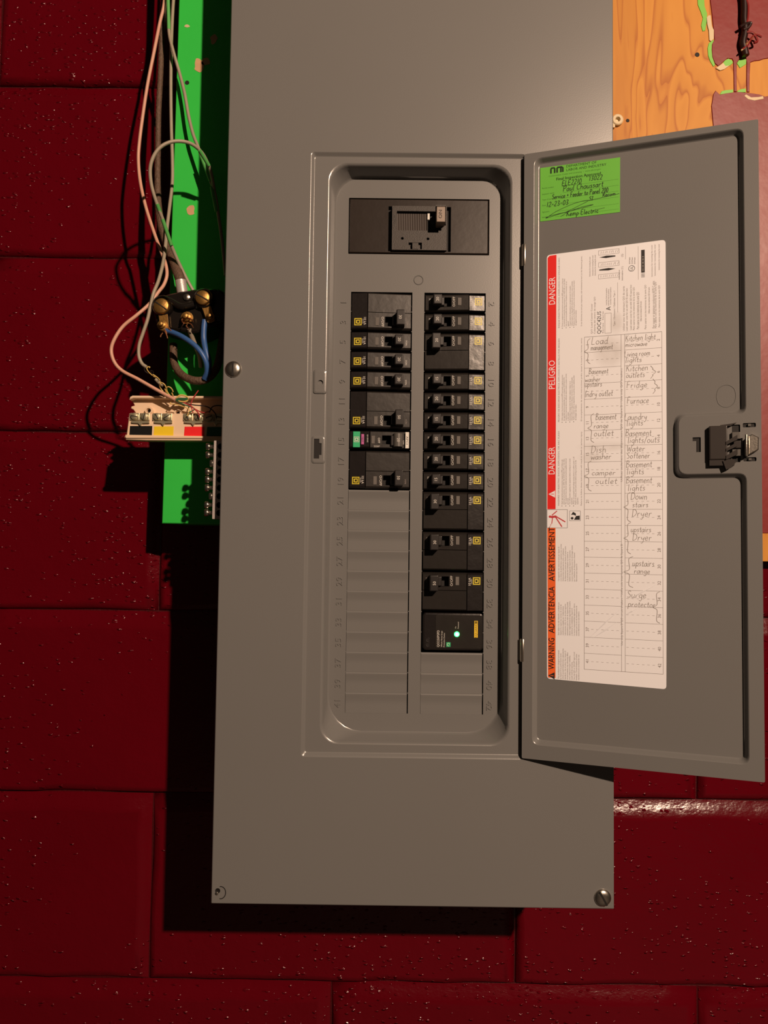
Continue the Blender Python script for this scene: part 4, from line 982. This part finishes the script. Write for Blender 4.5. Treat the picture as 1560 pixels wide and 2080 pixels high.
part('printed_lettering', m, sp, smooth_=False)
m = M(); m.rbox(sx0+22.0, sx0+26.0, zs0+3.4, zs0+7.6, DF-3.3, DF-3.5, .3, .1, 'green_label')
m.stroke([(sx0+24+1.2*math.cos(t), zs0+5.5+1.3*math.sin(t)) for t in [i*PI/6 for i in range(11)]], .4, DF-3.56, 'white_print', 0); part('green_mark', m, sp)
m = M(); m.rbox(sx0+48.0, sx0+51.4, zs0+12.2, zs0+24.6, DF-3.3, DF-3.5, .1, .1, 'yellow_label'); m.text('SQUARE', 1.9, sx0+49.7, zs0+18.2, DF-3.58, 'dark_print', rot=PI/2, wide=1.2)
m.rbox(sx0+48.0, sx0+51.4, zs0+24.9, zs0+27.8, DF-3.3, DF-3.5, .1, .1, 'yellow_label'); m.rbox(sx0+48.5, sx0+50.9, zs0+25.4, zs0+27.3, DF-3.4, DF-3.6, .1, .05, 'breaker_face'); m.text('D', 1.2, sx0+49.7, zs0+26.3, DF-3.68, 'yellow_label', rot=PI/2)
part('yellow_tag', m, sp)
m = M(); m.lathe([(2.5, 0), (2.4, .5), (2.0, 1.2), (1.55, 1.55)], (sx0+31.8, DF-3.35, zs0+15.2), 'led', n=20); m.lathe([(1.55, 1.5), (1.2, 1.75), (.6, 1.9), (.05, 1.95)], (sx0+31.8, DF-3.35, zs0+15.2), 'led_core', n=20)
part('indicator_light', m, sp)['label'] = 'lit green indicator light'

# ------------------------------------------------------------------ main breaker
mn = thing('main_breaker', 'wide black main breaker with ribbed sliding handle at the top of the panel', 'main breaker', (0, DF, 37.6))
def mp(x, y, Y=15.0):
    p = at(700 + x/5.032, 380 + y/5.032, Y); return p[0], p[2]
m = M()
b = (-67.2, 66.6, 38.0, 91.0)
gx = [mp(x, 400)[0] for x in (447, 485, 1045, 1090)]; gz0 = mp(700, 640)[1]; gz1 = mp(700, 178)[1]
pit = rr(gx[0], gx[3], gz0, gz1, .3, 1)
m.loft([ring(b[0], b[1], b[2], b[3], .6, 34), ring(b[0], b[1], b[2], b[3], .6, 20.2), ring(b[0]+.8, b[1]-.8, b[2]+.8, b[3]-.8, .6, 19.4)], 'main_face')
m.flat([rr(b[0]+.8, b[1]-.8, b[2]+.8, b[3]-.8, .6, K), pit], 19.4, 'main_face'); m.hole(pit, 19.4, 24, 'main_face', bottom='void')
part('body', m, mn)
m = M()
p0, p1, q0, q1 = gx[1], gx[2], gz0+.4, gz1-.8
wx0, wz1 = mp(535, 237); wx1, wz0 = mp(990, 440)
sx_ = mp(850, 300)[0]; hx1 = mp(960, 460)
win = [(wx0, wz0), (sx_, wz0), (sx_, hx1[1]), (hx1[0], hx1[1]), (hx1[0], wz0), (wx1, wz0), (wx1, wz0+5), (mp(1035, 375)[0], wz0+5), (mp(1035, 375)[0], wz1+6.5), (mp(930, 200)[0], wz1+6.5), (mp(930, 200)[0], wz1), (wx0, wz1)]
no0, no1 = mp(655, 560), mp(790, 640)
nt_ = rr(no0[0], no1[0], gz0+1.0, no0[1], .1, 1)
ov = rr(p0, p1, q0, q1, .3, 1)
m.loft([[(p[0], 24, p[1]) for p in ov], [(p[0], 16.4, p[1]) for p in ov]], 'main_panel'); 
hs = [[(mp(x, y)[0]+1.35*math.cos(t), mp(x, y)[1]+1.35*math.sin(t)) for t in [i*PI/6 for i in range(12)]] for x, y in ((590, 518), (853, 523))]
m.flat([ov, win, nt_] + hs, 16.4, 'main_panel')
m.hole(win, 16.4, 22.5, 'main_panel', bottom='void'); m.hole(nt_, 16.4, 19.5, 'main_panel', bottom='main_panel')
for h in hs: m.hole(h, 16.4, 21, 'void', bottom='void')
m.text('O/OFF', 2.2, mp(510, 320)[0], mp(510, 320)[1], 16.3, 'dark_print', rot=PI/2)
part('centre_panel', m, mn)
m = M(); n = 34; rg = []
z_lo, z_hi = wz0+.2, wz1-1.2
for i in range(n+1):
    x = wx0 + .2 + (sx_-wx0-.8)*i/n; rg.append((x, 17.2 + (.35 if i % 2 else 0)))
m.loft([[(x, y, z_lo) for x, y in rg], [(x, y-.1, z_hi-1) for x, y in rg], [(x, y+2.5, z_hi) for x, y in rg]], 'ribbed', closed=False)
part('ribbed_slider', m, mn, angle=20)
m = M(); a = mp(848, 330); c = mp(870, 268); m.box(a[0], c[0], 15.4, 18, a[1], c[1], 'white_label'); part('white_flag', m, mn)
m = M(); a = mp(940, 352, 6); c = mp(1030, 196, 6)
m.rbox(a[0], c[0], a[1], c[1], 20, 6.5, .5, .6, 'handle_plastic')
m.text('ON', 3.2, (a[0]+c[0])/2-.6, (a[1]+c[1])/2, 6.3, 'dark_print', rot=PI/2, wide=1.2)
part('handle', m, mn)['label'] = 'protruding grey handle stub'
m = M(); a = mp(690, 640); c = mp(755, 562); m.rbox(a[0], c[0], gz0+1.0, c[1]-.2, 20, 16.0, .2, .3, 'main_panel'); part('lock_tab', m, mn)

# ------------------------------------------------------------------ ground bar on the side of the enclosure
yb0 = 15.0
bxl = at(433, 970, yb0)[0]; zb1 = at(440, 895, yb0)[2]; zb0_ = at(434, 1054, yb0)[2]
gbar = thing('ground_bar', 'aluminium ground bar with nine screws on the left side of the panel', 'ground bar', (bxl, yb0, zb0_))
hx = at(446.5, 970, yb0)[0]
holes_ = []; ys = [907, 924, 941, 958, 974, 991, 1008, 1026, 1042]
for py in ys:
    zc = at(446, py, yb0)[2]; holes_.append([(hx+2.7*math.cos(i*PI/7), zc+2.9*math.sin(i*PI/7)) for i in range(14)])
m = M(); ob_ = rr(bxl, XL+4.2, zb0_, zb1, .5, 2)
m.flat([ob_] + holes_, yb0, 'aluminium'); m.loft([[(p[0], yb0+11, p[1]) for p in ob_], [(p[0], yb0, p[1]) for p in ob_]], 'aluminium', cap0=True)
for h in holes_: m.hole(h, yb0, yb0+8, 'void', bottom='void')
part('bar', m, gbar)
for i, py in enumerate(ys):
    zc = at(430, py-1, yb0)[2]; L_ = 1.6 if i in (2, 6) else 5.6
    m = M(); ax = (-1, 0, 0)
    m.lathe([(1.9, -2), (1.9, L_-1.4), (2.3, L_-1.2), (1.9, L_-.9), (3.3, L_-.6), (3.5, L_), (3.5, L_+2.0), (3.0, L_+2.8), (1.6, L_+3.1), (1.5, L_+2.2)], (bxl, yb0+5.5, zc), 'zinc', axis=ax, n=18)
    part('terminal_screw', m, gbar)

# ------------------------------------------------------------------ beige terminal strip with colour chips
SY = 57.0
def T7(x, y, Y=SY): p = at(240 + x/7.09, 790 + y/7.09, Y); return p[0], p[2]
ts = thing('terminal_strip', 'beige plastic wire terminal strip with black, yellow, red and green chips', 'terminal strip', (T7(800, 720)[0], 92, T7(800, 720)[1]))
E_ = 700
m = M()
outl = [T7(x, y) for x, y in ((78,690),(88,655),(120,345),(150,325),(205,318),(175,275),(137,255),(145,228),(190,215),(180,190),(155,155),(165,110),(200,92),(1200,100),(1510+E_,108),(1510+E_,745),(400,735),(100,725))]
if area2(outl) < 0: outl.reverse()
m.slab(outl, SY+9, SY+14, 'beige_plastic', .6)
rb = [T7(x, y) for x, y in ((78,690),(92,655),(1510+E_,690),(1510+E_,745),(400,735),(100,725))]; rb.reverse() if area2(rb) < 0 else None
m.slab(rb, SY+2, SY+12, 'beige_plastic', .7)
rt = [T7(x, y) for x, y in ((155,150),(165,110),(200,92),(1200,98),(1510+E_,104),(1510+E_,140),(1200,132),(215,128))]; rt.reverse() if area2(rt) < 0 else None
m.slab(rt, SY+1, SY+12, 'beige_plastic', .6)
bl = [T7(x, y) for x, y in ((96,690),(140,345),(1240,345),(1510+E_,352),(1510+E_,700),(120,688))]; bl.reverse() if area2(bl) < 0 else None
m.slab(bl, SY+3.5, SY+12, 'beige_plastic', .8)
lip = [T7(x, y) for x, y in ((96,690),(112,660),(1510+E_,692),(1510+E_,715),(110,708))]; lip.reverse() if area2(lip) < 0 else None
m.slab(lip, SY+.5, SY+6, 'beige_plastic', .5)
part('base', m, ts)
for x, y, r in ((420, 300, 5.4), (840, 335, 5.2)):
    c = T7(x, y); m = M(); m.lathe([(r*.78, -1), (r*.74, 4), (r*.66, 5), (r*.46, 5), (r*.42, 4), (r*.40, -.5)], (c[0], SY+8.6, c[1]), 'beige_plastic', n=22)
    m.lathe([(r*.4, 0), (r*.38, .3)], (c[0], SY+8.2, c[1]), 'void', n=14); part('screw_boss', m, ts)
for nm, x0, x1, dy in (('chip_black', 145, 470, 0), ('chip_yellow', 495, 780, 6), ('chip_red', 935, 1225, 10), ('chip_green', 1260, 1580, 14)):
    p = [T7(x0, 664+dy), T7(x1, 664+dy), T7(x1+6, 526+dy), T7(x0+10, 526+dy)]
    m = M(); m.slab(p, SY+3.2, SY+3.6, nm); part('colour_chip', m, ts)['label'] = {'chip_black': 'black', 'chip_yellow': 'yellow', 'chip_red': 'red', 'chip_green': 'green'}[nm] + ' colour chip'
for i, x in enumerate((230, 375, 555, 700, 1000, 1150, 1305, 1460)):
    c = T7(x, 392 + i*2); m = M()
    m.rbox(c[0]-4.9, c[0]+4.7, c[1]-3.8, c[1]+3.6, SY+5, SY+1.8, .4, .4, 'dull_nickel')
    m.lathe([(3.7, 0), (3.7, 1.2), (3.3, 1.9), (1.8, 2.4), (.05, 2.5)], (c[0], SY+1.8, c[1]), 'dull_nickel', n=20)
    a_ = random.uniform(0, PI); d = Vector((math.cos(a_), math.sin(a_))); n_ = Vector((-d.y, d.x))
    q_ = [(c[0]+d.x*3.2*s1+n_.x*.4*s2, c[1]+d.y*3.2*s1+n_.y*.4*s2) for s1, s2 in ((-1, -1), (1, -1), (1, 1), (-1, 1))]
    m.slab(q_, SY-.75, SY+.5, 'void')
    part('terminal_screw', m, ts)
for x in (310, 640, 1075, 1400):
    c = T7(x, 470); m = M()
    m.slab([(c[0]-9, c[1]-1.3), (c[0]-2, c[1]-1.6), (c[0], c[1]-4.2), (c[0]+2, c[1]-1.6), (c[0]+9, c[1]-1.3), (c[0]+9, c[1]+.9), (c[0]-9, c[1]+.9)], SY+1.2, SY+4, 'dull_nickel', .3)
    part('clamp_plate', m, ts)

# ------------------------------------------------------------------ black terminal block with brass screws
BY = 46.0
def T5(x, y, Y=BY): p = at(200 + x/5.2, 500 + y/5.2, Y); return p[0], p[2]
tb = thing('terminal_block', 'glossy black terminal block with five brass screws on the green board', 'terminal block', (T5(900, 860)[0], BOARD, T5(900, 860)[1]))
m = M()
o1 = round_poly([T5(x, y) for x, y in ((560,700),(600,830),(1000,905),(1240,800),(1330,760),(1330,480),(1230,420),(1000,430),(720,480),(560,545))], 6, 4)
m.slab(o1, BY+6, BOARD, 'bakelite', 1.6)
for (x, y, r) in ((670, 620, 10.6), (1110, 545, 10.4)):
    c = T5(x, y); m.lathe([(r, -6), (r, 3.5), (r*.95, 5.5), (r*.86, 6.4), (r*.8, 6.0), (r*.78, 3.8)], (c[0], BY+6, c[1]), 'bakelite', n=30)
c1, c2 = T5(735, 560), T5(1000, 600); m.tube([(c1[0], BY+4, c1[1]), ((c1[0]+c2[0])/2, BY+2.5, c2[1]-3), (c2[0], BY+4, c2[1])], 3.6, 'bakelite')
part('body', m, tb)
for (xa, ya, xb, yb_) in ((670, 640, 690, 840), (1110, 560, 1175, 750)):
    a, b = Vector(T5(xa, ya)), Vector(T5(xb, yb_)); d = (b-a).normalized(); n_ = Vector((-d.y, d.x)); w_ = 4.6
    q_ = round_poly([a-d*4-n_*w_, b+d*5-n_*w_*.9, b+d*5+n_*w_*.9, a-d*4+n_*w_], 2.6, 4)
    q_ = [tuple(p) for p in q_]; q_.reverse() if area2(q_) < 0 else None
    m = M(); m.slab(q_, BY+1.0, BY+2.6, 'brass', .3); part('brass_strap', m, tb)
for (x, y, r, h, ang) in ((670, 638, 8.3, 4.5, -.6), (1105, 550, 7.9, 4.5, -.5), (672, 835, 5.4, 6, .4), (935, 755, 6.6, 7, .9), (1180, 745, 4.6, 5, .2)):
    c = T5(x, y); m = M(); k = 1/1.0
    r_ = r/1.0*.93
    if r > 7: m.lathe([(r_, 0), (r_, h*.72), (r_*.95, h*.88), (r_*.86, h*.97), (.05, h*1.06)], (c[0], BY+1.2, c[1]), 'brass', n=26)
    else: m.lathe([(r_, 0), (r_, 1.2), (r_*.72, 1.4), (r_*.7, h*.6), (r_*.42, h*.75), (r_*.4, h*1.2), (.05, h*1.3)], (c[0], BY+1.2, c[1]), 'brass', n=14)
    if r > 7:
        d = Vector((math.cos(ang), math.sin(ang))); n_ = Vector((-d.y, d.x))
        m.slab([(c[0]+d.x*r_*.9*s1+n_.x*.5*s2, c[1]+d.y*r_*.9*s1+n_.y*.5*s2) for s1, s2 in ((-1, -1), (1, -1), (1, 1), (-1, 1))], BY+1.2-h*1.12, BY, 'void')
    part('brass_screw', m, tb)
c = T5(915, 520); m = M(); m.lathe([(3.4, 0), (3.3, 1.4), (2, 2), (.05, 2.2)], (c[0], BY+6, c[1]), 'zinc', n=20); m.slab([(c[0]-.45, c[1]-2.8), (c[0]+.45, c[1]-2.8), (c[0]+.45, c[1]+2.8), (c[0]-.45, c[1]+2.8)], BY+3.6, BY+4, 'void'); part('mounting_screw', m, tb)
m = M(); c0 = at(200+880/5.2, 500+440/5.2, 62); c1 = at(200+868/5.2, 500+366/5.2, 62); c0 = (c0[0]+1, c0[1], c0[2]-6); m.tube([c0, c1], 5.6, 'aluminium', n=18, sub=0); part('cable_ferrule', m, tb)
m = M()
for k in range(9):
    a = random.uniform(0, 6.3); c = T5(940+45*math.cos(a)*.8, 800+40*math.sin(a)); d = T5(950+70*math.cos(a), 840+50*math.sin(a)-5)
    m.tube([(c[0], BY-3, c[1]), ((c[0]+d[0])/2+random.uniform(-2, 2), BY-5, (c[1]+d[1])/2), (d[0], BY-1, d[1])], .5, 'copper', n=6, sub=3)
for p in (((700,895),(720,940),(730,975)), ((680,915),(660,940),(655,960)), ((735,850),(760,885),(780,905)), ((700,880),(715,905),(720,930))):
    m.tube([at(200+x/5.2, 500+y/5.2, BY-2) for x, y in p], .55, 'copper', n=6, sub=3)
part('copper_strands', m, tb)

# ------------------------------------------------------------------ loose wires and cables
def wire(name, pts, r, nm, label, cat='wire', extra=None, group=None):
    P = [at(*p) for p in pts]
    m = M(); m.tube(P, r, nm, n=12, sub=8)
    if extra: extra(m)
    return single(name, m, P[0], label, cat, group)
wire('telephone_wire', [(350,-340,86),(344,-160,86),(337,-40,86),(333,10,86),(325,45,87),(313,105,86),(300,170,86),(290,235,86),(283,290,87),(281,325,88),(285,370,86),(296,420,82),(312,470,76),(326,508,70),(336,535,66),(339,558,64),(333,578,62),(322,593,58),(304,617,54),(278,640,50),(250,663,48),(232,690,46),(226,712,46),(232,735,46),(248,753,47),(280,770,48),(310,787,49),(335,801,50),(356,812,50)], 1.75, 'pink_sheath', 'long pinkish wire looping far left and down to the beige terminal strip', group='loose wires left of the panel')
def flecks(pts, r):
    def f(m):
        for a, b in pts: m.tube([at(*a), at(*b)], r, 'green_fleck', n=10, sub=0)
    return f
wire('telephone_wire', [(346,-340,78),(343,-160,78),(341,-40,78),(342,30,79),(344,70,79),(352,105,79),(365,150,82),(375,190,80),(383,235,78),(392,272,76),(402,298,74),(418,340,72),(428,368,70),(437,395,70),(444,440,70),(451,490,72),(458,560,74)], 1.75, 'grey_sheath', 'grey-green wire running down the green board and behind the cover edge', extra=flecks([((341.3,0,78.6),(343,60,79)),((409,318,71.5),(428,368,69)),((430,380,69),(440,430,69))], 1.9), group='loose wires left of the panel')
wire('telephone_wire', [(364,-340,89),(360,-160,89),(355,-40,89),(351,20,89),(348,90,88),(347,180,88),(348,260,88),(350,320,86),(350,370,84),(345,415,80),(339,465,74),(336,500,68),(331,535,60),(322,570,54),(312,595,50),(306,620,50),(300,648,50),(291,675,50),(283,700,50),(282,722,50),(288,738,50),(298,746,50)], 1.75, 'grey_sheath', 'grey wire hanging straight down with its frayed end left of the black block', group='loose wires left of the panel')
wire('telephone_wire', [(438,405,78),(435,385,70),(429,352,58),(420,328,48),(408,308,40),(390,293,32),(368,287,26),(345,289,22),(325,300,20),(311,320,20),(305,345,22),(308,378,26),(318,412,32),(332,450,42),(345,490,52),(357,520,60),(370,548,66),(382,572,70),(392,590,72)], 1.75, 'grey_sheath', 'grey-green wire curled in a wide arch in front of the green board', extra=flecks([((330,445,40),(348,498,53)),((405,305,37),(424,336,50)),((319,414,32),(326,434,38))], 1.92), group='loose wires left of the panel')
wire('old_cable', [(344,-340,98),(340,-160,98),(336,-40,98),(333,0,98),(330,40,98),(328,90,98),(326,150,97),(322,230,96),(321,300,96),(320,370,94),(322,420,91),(328,460,87),(338,495,81),(350,525,74),(360,550,66),(367,572,62)], lambda t: 3.0 + 2.2*min(1, max(0, (t-.55)*2.6)), 'brown_sheath', 'thick brown cloth-covered cable entering the metal ferrule of the black block', 'cable')
wire('blue_wire', [(337,672,48),(350,675,46),(372,685,42),(396,702,40),(411,720,40),(419,738,42),(420,756,46),(415,769,50)], 2.6, 'blue_sheath', 'blue wire arching from the left brass screw of the black block', group='blue wires')
wire('blue_wire', [(416,650,50),(414,668,50),(414,690,50),(418,712,48),(424,735,48),(422,757,50),(417,772,52)], 2.9, 'blue_sheath', 'shorter blue wire hanging straight below the right brass screw', group='blue wires')
wire('old_cable', [(384,668,52),(390,685,58),(398,705,64),(405,722,70),(408,745,80)], 2.4, 'grey_sheath', 'grey wire going down from the middle brass screw', 'wire')
wire('old_cable', [(352,700,80),(353,732,74),(361,752,68),(376,766,60),(395,773,55),(414,772,54),(430,762,56),(441,744,60),(447,720,66),(452,690,72),(462,660,78)], 4.0, 'brown_sheath', 'dark cable sheath curving in a bow under the black block', 'cable')
m = M()
for k, (r, nm) in enumerate(((.45, 'thin_yellow'), (.42, 'thin_black'))):
    P = []
    for i in range(40):
        t = i/39; x = 298 + 30*t; y = 747 + 32*t; a = t*15 + k*2.4
        p = at(x, y, 49); P.append((p[0] + 2.6*math.cos(a)*(1-.3*t), p[1] + 2.0*math.sin(a*1.3), p[2] + 3.4*math.sin(a*.8+k)*(1-.3*t)))
    m.tube(P, r, nm, n=6, sub=2)
for i in range(2):
    P = []
    for j in range(18):
        t = j/17; p = at(331+14*i, 788+8*i, 50); P.append((p[0]+3.2*math.cos(t*7), p[1]-3*math.sin(t*7), p[2]+4.5*math.sin(t*6)))
    m.tube(P, .6, 'thin_yellow', n=6, sub=2)
m.tube([at(*p) for p in ((316,770,49),(324,778,49),(331,783,49))], 1.5, 'grey_sheath', n=8)
single('frayed_conductors', m, at(298, 746, 50), 'fine yellow conductors coiled around the pink wire end', 'wire')
m = M()
for pts, nm, r in ((((355,812),(366,803),(380,806),(380,814),(368,816),(356,810)), 'thin_yellow', .9), (((356,812),(370,816),(388,825),(402,838),(406,848)), 'thin_red', .7), (((356,812),(368,811),(378,811),(382,809)), 'thin_green', 1.6), (((357,813),(378,820),(398,832),(412,838),(424,836)), 'thin_red', .6),
        (((358,814),(390,822),(420,826),(436,838),(440,850)), 'thin_black', .6), (((392,838),(388,822),(393,808),(403,793)), 'thin_red', .6), (((355,812),(345,820),(360,822),(384,832),(380,845)), 'thin_yellow', .5), (((358,814),(374,822),(395,830),(384,838)), 'thin_green', .6), (((425,838),(432,826),(448,824),(458,830)), 'thin_black', .6)):
    m.tube([at(x, y, 53) for x, y in pts], r, nm, n=6, sub=5)
single('thin_conductors', m, at(356, 812, 52), 'tangle of fine red, green and black conductors lying on the beige strip', 'wire')
